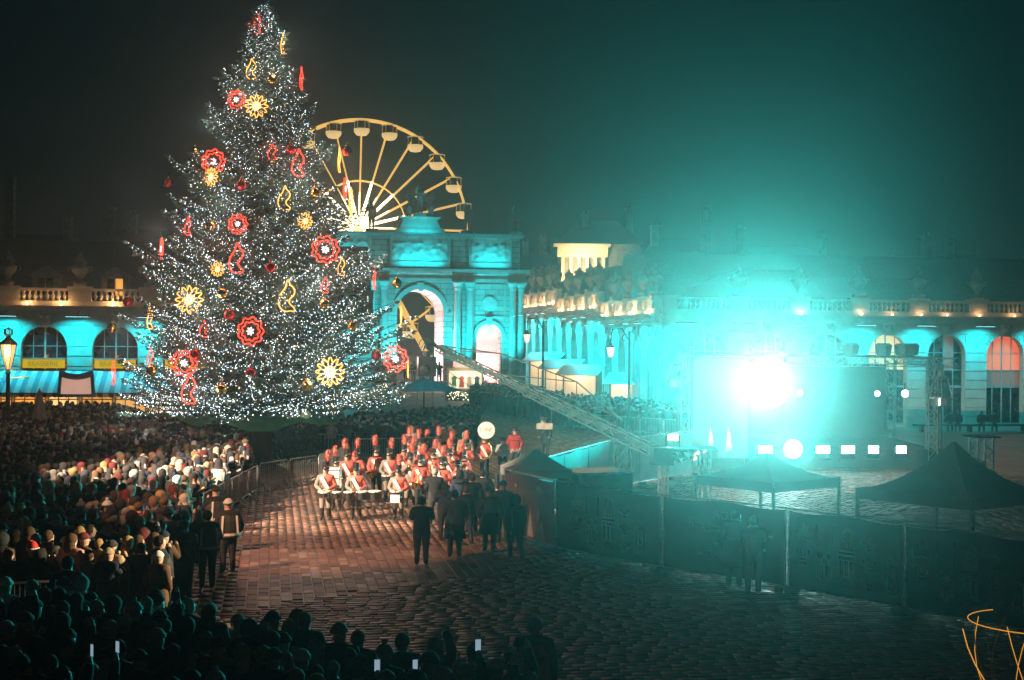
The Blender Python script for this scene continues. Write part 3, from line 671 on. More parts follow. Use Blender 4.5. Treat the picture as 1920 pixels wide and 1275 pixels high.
def tree_spot(p):
    z = 'treetop' if p.z > 16.5 else 'upper boughs' if p.z > 12 else 'middle boughs' if p.z > 8.3 else 'lower boughs' if p.z > 4.6 else 'lowest boughs'
    o = (p-TC).dot(_r)/max(tree_radius(p.z), .5)
    s = 'on the cafe flank' if o < -.62 else 'on the cafe side' if o < -.22 else 'on the ferris wheel flank' if o > .62 else 'on the ferris wheel side' if o > .22 else 'above the trunk'
    return f"on the {z} {s}"
def ornament(kind, px, py, sc=1.0, yaw=None):
    p = on_tree(px, py); nm, lb, gr = KIND[kind]
    lb = ('small ' if sc < .8 else 'large ' if sc > 1.07 else '')+lb.replace(' hanging on the Christmas tree', '').replace(' with white sparkling centre', ' with white centre')+' '+tree_spot(p)
    a = math.atan2(p.y-TC.y, p.x-TC.x)+math.pi/2 if yaw is None else yaw
    o = thing(nm, lb, 'ornament', p, a, gr); sc *= .88; o.scale = (sc, sc, sc)
    if kind == 'rr': ob('outer_tube', ME['rr1'], o); ob('inner_tube', ME['rr2'], o); ob('starburst', ME['rb'], o, (0, -.03, 0))
    elif kind == 'gr': ob('outer_tube', ME['gr1'], o); ob('starburst', ME['gb'], o, (0, -.03, 0))
    else: ob('outline_tube', ME[kind], o)
    ob('hanger', HG, o)
    lamp('neon_glow', 'POINT', (0, -.12, 0), 48*sc if kind[0] == 'r' else 32*sc, (1, .1, .05) if kind[0] == 'r' else (1, .55, .14), size=.3, parent=o)
for k, px, py, s in [('rp',482,45,.75),('gp',530,82,.85),('gp',471,130,.8),('rp',565,147,.9),('rr',443,187,.85),('gr',481,199,1),('rr',400,303,1.1),('gr',396,332,.8),('rp',559,306,1.05),('gp',636,300,1),
    ('rr',647,354,1.0),('gr',658,378,1.25),('rr',446,420,.85),('rp',352,425,.7),('rr',303,467,1.0),('rr',610,468,1.2),('rp',443,485,1.1),('gr',355,562,1.15),('gp',538,556,1.15),('rp',702,522,.9),('rp',609,535,.6),
    ('gp',640,500,.7),('gp',281,598,.8),('rr',470,621,1.2),('rr',345,681,1.1),('rp',354,730,1.1),('rp',213,700,.95),('rp',282,670,.7),('gr',619,697,1.2),('rr',742,673,1.2),('gp',765,690,.8),('gr',752,590,.8),('gp',533,372,.9),('gr',572,414,.7),('rp',510,285,.6),('gr',408,505,.6),('rp',382,617,.6)]:
    ornament(k, px, py, s, yaw=None if px not in (619, 355, 610, 470, 538, 443, 354, 742, 345, 400) else rad(-9.6+R_.uniform(-20, 20)))
bg_ = mat('gold_bauble', (.8, .5, .12), .12, 1.0, var=.05); br_ = mat('red_bauble', (.5, .02, .015), .12, .7, var=.05)
def bauble_mesh(m):
    q = MB(); q.ball((0,0,0), .24, 16, 10, 0); q.lathe([(.07,.22),(.07,.3)], n=8, mi=1); q.tube([(0,0,.3),(0,0,.6)], .008, 4, 1); return q.mesh('bauble', [m, M['brass']], True)
bm_g, bm_r = bauble_mesh(bg_), bauble_mesh(br_)
for px, py, g in [(510,150,1),(395,425,1),(417,551,1),(607,570,1),(744,531,1),(365,284,1),(590,362,1),(575,722,1),(415,730,1),(285,695,1),(660,612,1),(210,615,1),(453,348,0),(507,502,0),(315,343,0),(240,566,0),(366,665,0),(545,280,0),(706,667,0),(650,283,0),(430,590,0),(470,700,0)]:
    p = on_tree(px, py, .3); tag(ob('bauble', bm_g if g else bm_r, None, p), ('shiny gold ball ' if g else 'shiny red ball ')+tree_spot(p), 'bauble', 'gold baubles on the tree' if g else 'red baubles on the tree')
# ================================================================ café front under the awning
aw_a = mat('awning_blue', (.10, .34, .42), .8, var=.08); aw_b = mat('awning_pale', (.62, .66, .66), .8, var=.06)
def cafe():
    root = thing('awning', 'long striped awning under cyan light on the pavilion cafe front', 'awning', (0, 96, 0))
    mb = MB(); n = 56; x0, x1 = -23.0, -4.0
    for i in range(n):
        a = x0+(x1-x0)*i/n; b = x0+(x1-x0)*(i+1)/n; mi = i % 2
        P = [(-.12, 3.76), (-1.4, 3.27), (-3.4, 2.42)]
        for (ya, za), (yb, zb) in zip(P[:-1], P[1:]): mb.add([(a,ya,za),(b,ya,za),(b,yb,zb),(a,yb,zb),(a,ya,za-.02),(b,ya,za-.02),(b,yb,zb-.02),(a,yb,zb-.02)], [(3,2,1,0),(4,5,6,7)], mi)
    mb.build('canopy', [aw_a, aw_b], root)
    mb = MB()
    for i in range(n):
        a = x0+(x1-x0)*i/n; b = x0+(x1-x0)*(i+1)/n; m = (a+b)/2
        mb.add([(a,-3.41,2.41),(b,-3.41,2.41),(b,-3.42,2.2),(m,-3.42,2.13),(a,-3.42,2.2)], [(0,1,2,3,4)], i % 2)
    mb.build('valance', [mat('valance_dark', (.16, .05, .04), .8), aw_b], root)
    mb = MB(); mb.bar((x0,-3.4,2.42), (x1,-3.4,2.42), .05); mb.bar((x0,-.1,3.78), (x1,-.1,3.78), .06)
    for x in (-22.5, -17, -12, -7, -4.4): mb.bar((x,-3.3,2.42), (x,-3.3,0), .06)
    mb.build('awning_frame', M['iron'], root)
    fr = thing('cafe_front', 'warm orange lit cafe windows beneath the striped awning', 'shop front', (0, 95.85, 0))
    for k in range(9):
        x = -22.6+2.1*k; q = MB(); q.box(x, x+1.9, 0, .06, .5, 2.5); w = q.build('window', lit_orange if k % 3 != 1 else emat('cafe_room', (1, .62, .25), 1.2), fr)
        q = MB()
        for t in (0, .62, 1.26, 1.9): q.box(x+t-.04, x+t+.04, -.05, -.003, .5, 2.5)
        for z in (.5, 1.9, 2.5): q.box(x, x+1.9, -.048, -.004, z-.04, z+.04)
        q.build('window_frame', M['wood'], w)
    lamp('cafe_lamp', 'AREA', (-15, -1.2, 2.5), 60, (1, .5, .15), (-15, -1.6, 0), 5, parent=fr, sizey=.5)
    for k, b in enumerate((-14.53, -10.06, -5.6)):
        r = thing('sign_box', ['yellow lit brasserie sign box under the arched window behind the lamp post', 'yellow lit brasserie sign box half hidden by tree branches', 'yellow lit sign box deep behind the tree branches'][k], 'sign', (b, 96, 0))
        q = MB(); q.box(-1.28, 1.28, -.3, .3, 3.92, 4.5); q.build('box', emat('sign_yellow', (1, .5, .0), .6, True, (.35, .12, .0)), r)
        q = MB(); q.box(-1.35, 1.35, -.35, .35, 4.5, 4.58); q.build('lid', M['frame'], r)
        lettering('BRASSERIE', .42, mat('sign_letter', (.5, .28, .02), .6), r, (0, -.315, 4.06), (rad(90), 0, 0))
        lamp('sign_lamp', 'POINT', (0, -.12, 4.68), 7, (1, .45, .1), size=.1, parent=r)
    bn = MB(); p = AT(143, 718, 86); nx, nz = 10, 8; w, h = 1.2, 1.55
    for j in range(nz+1):
        for i in range(nx+1):
            u = i/nx-.5; v = j/nz; bn.v.append((u*2*w*(.85+.1*v), .12*math.sin(u*9+v*2)+.1*v, -h*v-.14*math.cos(u*5)*(1-v)))
    for j in range(nz):
        for i in range(nx): a = j*(nx+1)+i; bn.f.append((a, a+1, a+nx+2, a+nx+1)); bn.m.append(0 if 2 <= j <= 6 and 1 <= i <= 8 else 1)
    o = bn.build('banner', [emat('backlit_banner', (1, .55, .42), .55, False, (.8, .6, .5)), aw_a], None, AT(143, 697, 86.5), smooth=True); tag(o, 'creased backlit pink banner hanging over the striped awning', 'banner')  # light from behind the cloth put in as emission
cafe()
# ---------------------------------------------------------------- lamp post, parasol
lant = emat('lantern_glass', (1.0, .62, .26), 1.0)
def lamp_post():
    c = G(14, 838); r = thing('street_lamp', 'lit lantern lamp post topped by a gilded crown beside the crowd', 'street lamp', c)
    m = MB(); m.lathe([(.32,0),(.32,.5),(.2,.7),(.13,1.2),(.1,3.9),(.16,4.0),(.09,4.1)], n=10); m.build('post', M['iron'], r)
    m = MB()
    for s in (-1, 1): m.tube([(0,0,3.75),(s*.4,0,3.7),(s*.75,0,3.8),(s*.95,0,3.75)], .035, 6); m.ball((s*.97,0,3.76), .07, 8, 5)
    m.tube([(-.5,0,4.05),(0,0,4.2),(.5,0,4.05)], .03, 5); m.build('bracket', M['gold'], r)
    m = MB(); m.lathe([(.12,4.2),(.24,4.6),(.3,4.9),(.4,5.5)], n=6); m.build('lantern_glass', lant, r)
    m = MB()
    for k in range(6): a = k*math.pi/3; m.tube([(.125*math.cos(a),.125*math.sin(a),4.2),(.31*math.cos(a),.31*math.sin(a),4.9),(.41*math.cos(a),.41*math.sin(a),5.5)], .02, 4)
    m.lathe([(.46,5.5),(.48,5.56),(.3,5.75),(.12,5.9),(.14,6.0)], n=6); m.build('lantern_cap', M['iron'], r)
    m = MB(); 
    for k in range(8): a = k*math.pi/4; m.tube([(.1*math.cos(a),.1*math.sin(a),6.0),(.24*math.cos(a),.24*math.sin(a),6.15),(.22*math.cos(a),.22*math.sin(a),6.32),(.02*math.cos(a),.02*math.sin(a),6.4)], .03, 5)
    m.ball((0,0,6.46), .05, 8, 5); m.build('crown', M['gold'], r)
    lamp('lantern_lamp', 'POINT', (0, -.5, 5.1), 120, (1, .55, .2), size=.2, parent=r)
lamp_post()
c = G(73, 848); r = thing('closed_parasol', 'tall folded beige parasol standing among the cafe crowd', 'parasol', c)
m = MB(); m.lathe([(.48,.75),(.42,.9),(.36,1.6),(.22,2.5),(.08,3.15),(.02,3.25)], n=14); 
for i, v in enumerate(m.v): k = 1+.12*math.cos(7*math.atan2(v[1], v[0])); m.v[i] = (v[0]*k, v[1]*k, v[2])
m.build('folded_cloth', mat('parasol_cloth', (.34, .26, .22), .85), r); m = MB(); m.tube([(0,0,0),(0,0,3.3)], .035, 8); m.lathe([(.35,0),(.35,.08),(.08,.12)], n=12); m.build('pole', M['iron'], r)
def iron_lantern(px, py, d, size, label, lit, group=None):
    p = AT(px, py, d); g = Vector((p.x, p.y, 0)); r = thing('scroll_lantern', label, 'street lamp', (p.x, p.y, 0), -YAW); s = size
    post = 1.15; m = MB(); m.tube([(post,0,0),(post,0,p.z+1.2)], .09, 8); m.lathe([(.28,0),(.28,.4),(.12,.8)], (post,0,0), 8); m.build('post', M['iron'], r)
    m = MB(); m.tube([(post,0,p.z+.6),(.7,0,p.z+1.35),(.1,0,p.z+1.3),(0,0,p.z+.9*s)], .05, 6); m.tube([(post*.8+.3*math.cos(a*.7)*(1-a/14), 0, p.z+.75+.3*math.sin(a*.7)*(1-a/14)) for a in range(13)], .03, 5); m.build('scroll_bracket', M['iron'], r)
    m = MB(); m.lathe([(.1*s,-.75*s),(.3*s,-.6*s),(.48*s,.35*s)], (0,0,p.z), 6); m.build('lantern_glass', lit, r)
    m = MB(); m.lathe([(.54*s,.35*s),(.5*s,.42*s),(.2*s,.62*s),(.22*s,.75*s),(.04*s,.95*s)], (0,0,p.z), 6)
    for k in range(6): a = k*math.pi/3; m.bar((.49*s*math.cos(a), .49*s*math.sin(a), p.z+.35*s), (.31*s*math.cos(a), .31*s*math.sin(a), p.z-.6*s), .04*s)
    m.build('lantern_cap', M['iron'], r)
lant_w = emat('lantern_white', (1.0, .8, .68), 1.3)
iron_lantern(988, 632, 101, .55, 'lit scroll bracket lantern beside the triumphal arch corner', lant_w)
iron_lantern(1145, 657, 88, .55, 'lit scroll bracket lantern in front of the arcaded houses', lant_w)
def glass_lantern(px, py, d, label):
    p = AT(px, py, d); r = thing('wide_lantern', label, 'street lamp', (p.x, p.y, 0), -YAW)
    m = MB(); m.lathe([(.3,0),(.3,.4),(.11,.7),(.08,p.z-.8),(.2,p.z-.75)], n=8); m.build('post', M['iron'], r)
    m = MB(); m.lathe([(.62,-.35),(.36,.55)], (0,0,p.z), 6, tw=.3); m.build('lantern_glass', M['glass'], r)
    m = MB()
    for k in range(6):
        a = k*math.pi/3+.3; a2 = a+math.pi/3
        m.bar((.64*math.cos(a), .64*math.sin(a), p.z-.35), (.37*math.cos(a), .37*math.sin(a), p.z+.55), .05); m.bar((.66*math.cos(a), .66*math.sin(a), p.z-.36), (.66*math.cos(a2), .66*math.sin(a2), p.z-.36), .07)
    m.lathe([(.48,.55),(.5,.6),(.2,.78),(.1,1.0),(.14,1.1),(.02,1.3)], (0,0,p.z), 6, tw=.3); m.lathe([(.5,-.4),(.52,-.75),(.3,-.8)], (0,0,p.z), 10); m.build('lantern_cap', M['steel'], r)
glass_lantern(1764, 732, 72, 'unlit glass lantern on a post at the end of the stage truss')
glass_lantern(1272, 700, 78, 'unlit glass lantern on a post beside the stage screen')
# ================================================================ market stalls and street things
def stall(px, d, w, label, roofm, ytop):
    p = AT(px, 640, d); zt = AT(px, ytop, d).z; r = thing('market_stall', label, 'stall', (p.x, p.y, 0), -YAW+rad(-14))
    m = MB(); m.box(-w/2, w/2, .02, .12, 0, zt-.4); m.box(-w/2, -w/2+.1, .12, 2, 0, zt-.4); m.box(w/2-.1, w/2, .12, 2, 0, zt-.4); m.build('wall', M['wood'], r)
    m = MB(); m.box(-w/2, w/2, -.9, 0, .85, .95); m.box(-w/2+.02, w/2-.02, -.85, -.75, 0, .85); m.build('counter', M['wood'], r)
    m = MB(); m.box(-w/2+.15, w/2-.15, -.02, .015, 1.05, zt-.5); m.build('lit_shelves', emat('stall_light', (1, .66, .38), .5), r)
    m = MB()
    for k in range(7): x = -w/2+.3+k*(w-.6)/6; m.box(x-.1, x+.1, -.2, -.05, 1.0, 1.25+.25*(k % 3))
    m.build('goods', mat('stall_goods', (.4, .16, .1), .7, var=.6, scale=3), r)
    m = MB(); m.add([(-w/2-.3,1.8,zt),(w/2+.3,1.8,zt),(w/2+.3,-1.6,zt-.75),(-w/2-.3,-1.6,zt-.75),(-w/2-.3,1.8,zt-.06),(w/2+.3,1.8,zt-.06),(w/2+.3,-1.6,zt-.81),(-w/2-.3,-1.6,zt-.81)], [(3,2,1,0),(4,5,6,7),(2,3,7,6),(0,1,5,4),(1,2,6,5),(3,0,4,7)]); m.build('awning', roofm, r)
    for s in (-1, 1): m = MB(); m.bar((s*(w/2+.2), -1.5, 0), (s*(w/2+.2), -1.5, zt-.75), .06); m.build('post', M['iron'], r)
    lamp('stall_lamp', 'POINT', (0, -.7, zt-.9), 60, (1, .68, .4), size=.15, parent=r)
ws = mat('stall_awning', (.6, .62, .62), .8, var=.08); ps = mat('stall_awning_pink', (.65, .5, .48), .8, var=.08)
stall(1020, 132, 2.8, 'market stall with pink awning furthest up the lit street', ps, 661); stall(1052, 120, 2.8, 'market stall with pale awning in the middle of the street row', ws, 674); stall(1088, 112, 2.8, 'market stall with pale awning facing the crowd under the arcades', ws, 684); stall(1170, 108, 2.2, 'small market stall with pink lit counter beside the crane post', ps, 700)
def booth():
    p = AT(873, 640, 140); r = thing('sales_booth', 'white lit sales booth hung with clothes before the arch', 'booth', (p.x, p.y, 0), -YAW)
    m = MB(); m.box(-1.8, 1.8, .1, 2.5, 0, 3.2); m.build('cabin', M['cream'], r); m = MB(); m.box(-1.6, 1.6, .06, .095, 1.2, 2.9); m.build('lit_opening', emat('booth_light', (1, .8, .55), 1.1), r)
    m = MB(); m.plate([(-1.0, 3.2), (1.0, 3.2), (1.1, 3.8), (.5, 4.0), (-.5, 4.0), (-1.1, 3.8)], .3, .5); m.build('roof_sign', emat('booth_sign', (1, .8, .6), .6, False), r)
    for k, cl in enumerate(((.1, .4, .15), (.8, .1, .08), (.7, .6, .5), (.1, .15, .3))):
        m = MB(); x = -1.1+k*.75; m.plate([(x-.25, 1.3), (x+.25, 1.3), (x+.2, 2.1), (x+.32, 2.15), (x+.1, 2.4), (x-.1, 2.4), (x-.32, 2.15), (x-.2, 2.1)], -.06, .05); m.build('hanging_coat', mat('coat_sale', cl, .8), r)
    m = MB(); m.box(-1.9, 1.9, -.9, -.1, 0, 1.0); m.build('counter', M['black'], r)
    m = MB()
    for k in range(90): m.ball((NR.uniform(-1.8, 1.8), -.93, NR.uniform(.1, .95)), .035, 5, 3)
    o = m.build('fairy_lights', emat('fairy', (1, .8, .5), 6, False), r); o['kind'] = 'stuff'
    lamp('booth_lamp', 'POINT', (0, -1.2, 2.6), 80, (1, .75, .5), size=.2, parent=r)
booth()
p = AT(800, 640, 128); pf = thing('viewing_platform', 'raised steel platform with railing crowded with people before the arch passage', 'platform', (p.x, p.y, 0), -YAW)
m = MB(); m.box(-2.3, 2.0, -1.5, 1.5, 2.0, 2.2); m.add([(2.0,-1.5,2.1),(2.0,1.5,2.1),(5.0,1.5,0),(5.0,-1.5,0)], [(0,1,2,3)]); m.build('deck', M['steel'], pf)
for x in (-2.2, -.7, .7, 1.9): m = MB(); m.bar((x,-1.4,0), (x,-1.4,2.0), .1); m.build('leg', M['steel'], pf)
m = MB(); m.bar((-2.3,-1.5,3.2), (2.0,-1.5,3.2), .06); m.bar((2.0,-1.5,3.2), (5,-1.5,1.1), .06)
for k in range(16): x = -2.3+4.3*k/15; m.bar((x,-1.5,2.2), (x,-1.5,3.2), .03)
m.build('railing', M['steel'], pf)
p = AT(795, 722, 92); um = thing('market_umbrella', 'cyan lit square market umbrella beside the Christmas tree branches', 'umbrella', (p.x, p.y, 0), rad(20))
m = MB(); m.add([(-2.0,-2.0,p.z-.35),(2.0,-2.0,p.z-.35),(2.0,2.0,p.z-.35),(-2.0,2.0,p.z-.35),(0,0,p.z+.45)], [(0,1,4),(1,2,4),(2,3,4),(3,0,4)]); m.build('canopy', mat('umbrella_blue', (.12, .42, .5), .7), um); m = MB(); m.tube([(0,0,0),(0,0,p.z+.5)], .05, 8); m.build('pole', M['iron'], um)
lamp('umbrella_lamp', 'SPOT', (-2, -5, p.z+3), 300, CYAN, (0, 0, p.z), .1, 50, .8, parent=um)
# ================================================================ crowd barriers
def barrier_parts():
    f = MB(); w, h = 2.15, 1.1
    f.tube([(-w/2,0,.16),(-w/2,0,h-.12),(-w/2+.12,0,h),(w/2-.12,0,h),(w/2,0,h-.12),(w/2,0,.16)], .024, 6); f.tube([(-w/2,0,.2),(w/2,0,.2)], .02, 6)
    fm = f.mesh('frame', M['steel'], True); b = MB()
    b.tube([(0,0,.2),(0,0,1.1)], .01, 5); bm_ = b.mesh('bar', M['steel'])
    g = MB(); g.bar((0,-.35,0), (0,0,.3), .035); g.bar((0,.35,0), (0,0,.3), .035); return fm, bm_, g.mesh('foot', M['steel'])
BFM, BBM, BGM = barrier_parts()
def barrier(a, b, label, group):
    a = Vector((a.x, a.y, 0)); b = Vector((b.x, b.y, 0)); n = max(1, round((b-a).length/2.2)); rz = math.atan2(b.y-a.y, b.x-a.x)
    for i in range(n):
        c = a.lerp(b, (i+.5)/n); r = thing('crowd_barrier', label, 'barrier', c, rz, group); k = (b-a).length/n/2.2; r.scale = (k, 1, 1)
        ob('frame', BFM, r)
        for j in range(15): ob('bar', BBM, r, (-1.0+2.0*j/14, 0, 0))
        for s in (-.8, .8): ob('foot', BGM, r, (s, 0, 0))
barrier(G(485, 922), G(595, 903), 'steel crowd barrier standing beside the snare drummers on the paving', 'barriers beside the drummers')
barrier(G(597, 902), G(655, 880), 'steel crowd barrier behind the drummers by the fir bushes', 'barriers behind the drummers')
barrier(G(378, 993), G(484, 925), 'steel crowd barrier lit teal along the edge of the dark crowd', 'barriers at the crowd edge')
barrier(G(660, 866), G(860, 860), 'steel crowd barrier holding back spectators behind the brass band', 'barriers behind the band')
barrier(G(542, 852), G(648, 856), 'steel crowd barrier before the yellow coated spectators', 'barriers by the yellow coats')
barrier(G(240, 850), G(482, 852), 'steel crowd barrier in front of spectators under the tree', 'barriers under the tree')
barrier(G(-10, 1198), G(140, 1192), 'dark steel barrier between the two crowds on the unlit paving', 'barriers between crowds')
barrier(G(1075, 806), G(1290, 822), 'pale steel barrier holding the street crowd near the crane', 'barriers by the crane')
barrier(G(885, 762), G(960, 776), 'steel barrier at the mouth of the street', 'barriers at the street mouth')
# ================================================================ stage
def truss(mb, a, b, w=.3, step=.5, r=.025):
    a = Vector(a); b = Vector(b); d = (b-a).normalized(); u = Vector((0,0,1)) if abs(d.z) < .9 else Vector((0,1,0)); x = d.cross(u).normalized()*w/2; y = d.cross(x).normalized()*w/2
    cs = [x+y, -x+y, -x-y, x-y]; n = max(2, int((b-a).length/step))
    for c in cs: mb.bar(a+c, b+c, r*2)
    for i in range(n):
        p = a.lerp(b, i/n); q = a.lerp(b, (i+1)/n)
        for k in range(4): c0, c1 = cs[k], cs[(k+1) % 4]; mb.bar(p+(c0 if i % 2 else c1), q+(c1 if i % 2 else c0), r*1.2)
sg = AT(1520, 640, 70); ST = thing('stage', 'open air concert stage with aluminium truss roof in teal haze', 'stage', (sg.x, sg.y, 0), -YAW)
def sx_(px, d=70): return (px-1520)/FPX*d
m = MB(); m.box(sx_(1300), sx_(1735), -2, 6, 0, .95); m.build('deck', M['black'], ST)
for px in (1312, 1728):
    for y in (-1.8, 5.6): m = MB(); truss(m, (sx_(px), y, 0), (sx_(px), y, 5.1), .42, .5); m.build('tower', M['alu'], ST)
m = MB(); truss(m, (sx_(1300), -1.8, 5.1), (sx_(1775), -1.8, 5.1), .42, .5); m.build('front_truss', M['alu'], ST)
m = MB(); truss(m, (sx_(1300), 5.6, 5.1), (sx_(1745), 5.6, 5.1), .42, .5); m.build('rear_truss', M['alu'], ST)
for px in (1312, 1520, 1728): m = MB(); truss(m, (sx_(px), -1.5, 5.1), (sx_(px), 5.3, 5.1), .3, .6); m.build('side_truss', M['alu'], ST)
m = MB(); m.box(sx_(1320), sx_(1720), 5.75, 5.85, .95, 4.9); m.build('backdrop', M['black'], ST)
m = MB(); m.box(sx_(1306), sx_(1732), -2.0, 5.8, 5.33, 5.37); m.build('roof_skin', M['black'], ST)
for k, px in enumerate((1580, 1640, 1675, 1690)):
    m = MB(); m.lathe([(.15,0),(.35,.05),(.42,.5),(.3,.6)], (sx_(px), -1.7, 5.4), 8); m.build('roof_fixture', M['black'], ST)
led = emat('led_blinder', (.82, 1.0, .97), 14, False); ledw = emat('lamp_face', (1, 1, 1), 30, False)
hous = M['blackgloss']
def blinder(px, py, d, w=.75, h=.36, label=''):
    p = AT(px, py, d); r = thing('blinder_light', label, 'stage light', (p.x, p.y, p.z), -YAW+R_.uniform(-.15, .15), 'stage lights')
    m = MB(); m.box(-w/2-.04, w/2+.04, 0, .25, -h/2-.04, h/2+.04); m.build('housing', hous, r); m = MB(); m.box(-w/2, w/2, -.012, -.002, -h/2, h/2); m.build('led_face', led, r)
    m = MB(); m.bar((-w/2-.06,.12,-h/2-.3), (-w/2-.06,.12,.05), .04); m.bar((w/2+.06,.12,-h/2-.3), (w/2+.06,.12,.05), .04); m.box(-w/2-.1, w/2+.1, .02, .24, -h/2-.34, -h/2-.29); m.build('yoke', hous, r)
for px in (1435, 1543, 1590, 1638, 1690): blinder(px, 843, 66.5, .62 if px < 1600 else .45, .33, 'square white stage blinder at the front of the stage deck')
blinder(1262, 820, 51, .36, .22, 'small square work light on the foil covered platform')
def par(px, py, d, r0, label, big=False):
    p = AT(px, py, d); r = thing('round_stage_light', label, 'stage light', p, -YAW)
    m = MB(); m.lathe([(r0*.5,.5*r0*2),(r0,.25*r0),(r0*1.05,0)], n=20); a = m.build('housing', hous, r); a.rotation_euler = (rad(-90), 0, 0); m = MB(); m.lathe([(.01,-.012),(r0*.98,-.006)], n=20); a = m.build('lens', ledw if big else led, r); a.rotation_euler = (rad(-90), 0, 0)
    m = MB(); m.bar((0, r0*.5, r0), (0, r0*.5, r0+.35), .05); m.build('clamp', hous, r); return r
par(1645, 738, 68.1, .13, 'small round white lamp hanging mid stage', False); par(1697, 738, 68.1, .17, 'round white lamp hanging beside the stage tower', False); par(1500, 737, 68.1, .13, 'small round lamp beside the blinding spotlight')
BIG = par(1445, 735, 66.3, .75, 'blinding teal white spotlight flooding the stage with haze', True); BIG2 = par(1487, 842, 65.5, .42, 'large round blinding lamp low on the stage front', True)
m = MB(); p = AT(1351, 760, 65.5); sc = thing('led_screen', 'tall pale LED screen panel flanking the stage', 'screen', (p.x, p.y, 0), -YAW+rad(8)); m.box(-1.35, 1.35, 0, .15, .6, 5.3); m.build('screen_frame', hous, sc); m = MB(); m.box(-1.3, 1.3, -.014, -.004, .65, 5.25); m.build('screen_face', emat('screen_glow', (.75, .55, .52), .16, False, (.02,.02,.02)), sc)
for k, x in enumerate((-.5, .35)):
    m = MB(); m.plate([(x-.12, .9), (x+.2, 1.0), (x+.15, 1.6), (x+.02, 2.1), (x-.05, 1.5)], -.03, -.016); m.build('screen_picture', emat('screen_red', (1, .35, .28), .22, False), sc)
for s in (-1, 1): m = MB(); m.bar((s*1.2, .3, 0), (s*1.2, .3, 3), .1); m.build('support', M['alu'], sc)
# ---------------------------------------------------------------- camera crane
def crane():
    a = AT(1240, 852, 50); pv = AT(1168, 800, 52); hd = AT(822, 652, 62); r = thing('camera_crane', 'long teal lit television camera crane reaching across the square', 'camera crane', (pv.x, pv.y, 0))
    L = lambda p: Vector(p)-Vector((pv.x, pv.y, 0)); a, p0, h = L(a), L(pv), L(hd)
    m = MB(); truss(m, (0, 0, 0), (0, 0, p0.z), .5, .5, .03); m.build('tower', M['crane'], r); m = MB(); m.box(-1, 1, -1, 1, 0, .2); m.build('base', M['blackgloss'], r)
    m = MB(); truss(m, a, a.lerp(h, .55), .34, .45, .03); truss(m, a.lerp(h, .55), h, .24, .4, .026); m.bar(a, h, .1); m.build('arm', M['crane'], r)
    m = MB(); up = Vector((0, 0, 1)); k1 = p0.lerp(h, .22)+up*.95; k2 = p0.lerp(h, .62)+up*.85
    pts = [p0+up*.2, k1, k2, h+up*.1]; m.tube(pts, .03, 5); m.bar(p0.lerp(h, .22), k1, .035); m.bar(p0.lerp(h, .62), k2, .035)
    m.tube([p0+up*.3, p0.lerp(h, .62)+up*.05], .022, 5); m.tube([p0-up*.35, h-up*.25], .022, 5); m.tube([k1, p0.lerp(h, .62)], .022, 5); m.tube([k2, p0.lerp(h, .95)+up*.05], .022, 5); m.build('stay_cables', M['crane'], r)
    m = MB(); m.box(a.x-.35, a.x+.35, a.y-.35, a.y+.35, a.z-.35, a.z+.25); m.build('counterweight', M['blackgloss'], r)
    m = MB(); q = h; m.tube([q, q+Vector((-.25,0,.2)), q+Vector((-.6,0,.15)), q+Vector((-.7,0,-.1))], .08, 8); m.tube([q+Vector((-.6,0,.1)), q+Vector((-.25,0,-.25)), q+Vector((-.2,0,-.75))], .06, 8); m.tube([q+Vector((-.5+.35*math.cos(t), 0, .35*math.sin(t)+.1)) for t in np.linspace(0, 3.1, 8)], .02, 5); m.build('camera_mount', M['blackgloss'], r)
    m = MB(); c = q+Vector((-.5, 0, -.75)); m.box(c.x-.4, c.x+.38, c.y-.3, c.y+.3, c.z-.5, c.z+.35); m.lathe([(.2,0),(.22,.3)], (c.x-.05, c.y, c.z+.3), 12); m.ball((c.x-.1, c.y-.2, c.z-.2), .26, 10, 6); m.box(c.x+.28, c.x+.45, c.y-.1, c.y+.1, c.z-.1, c.z+.1); m.build('camera_head', M['blackgloss'], r, smooth=False)
crane()
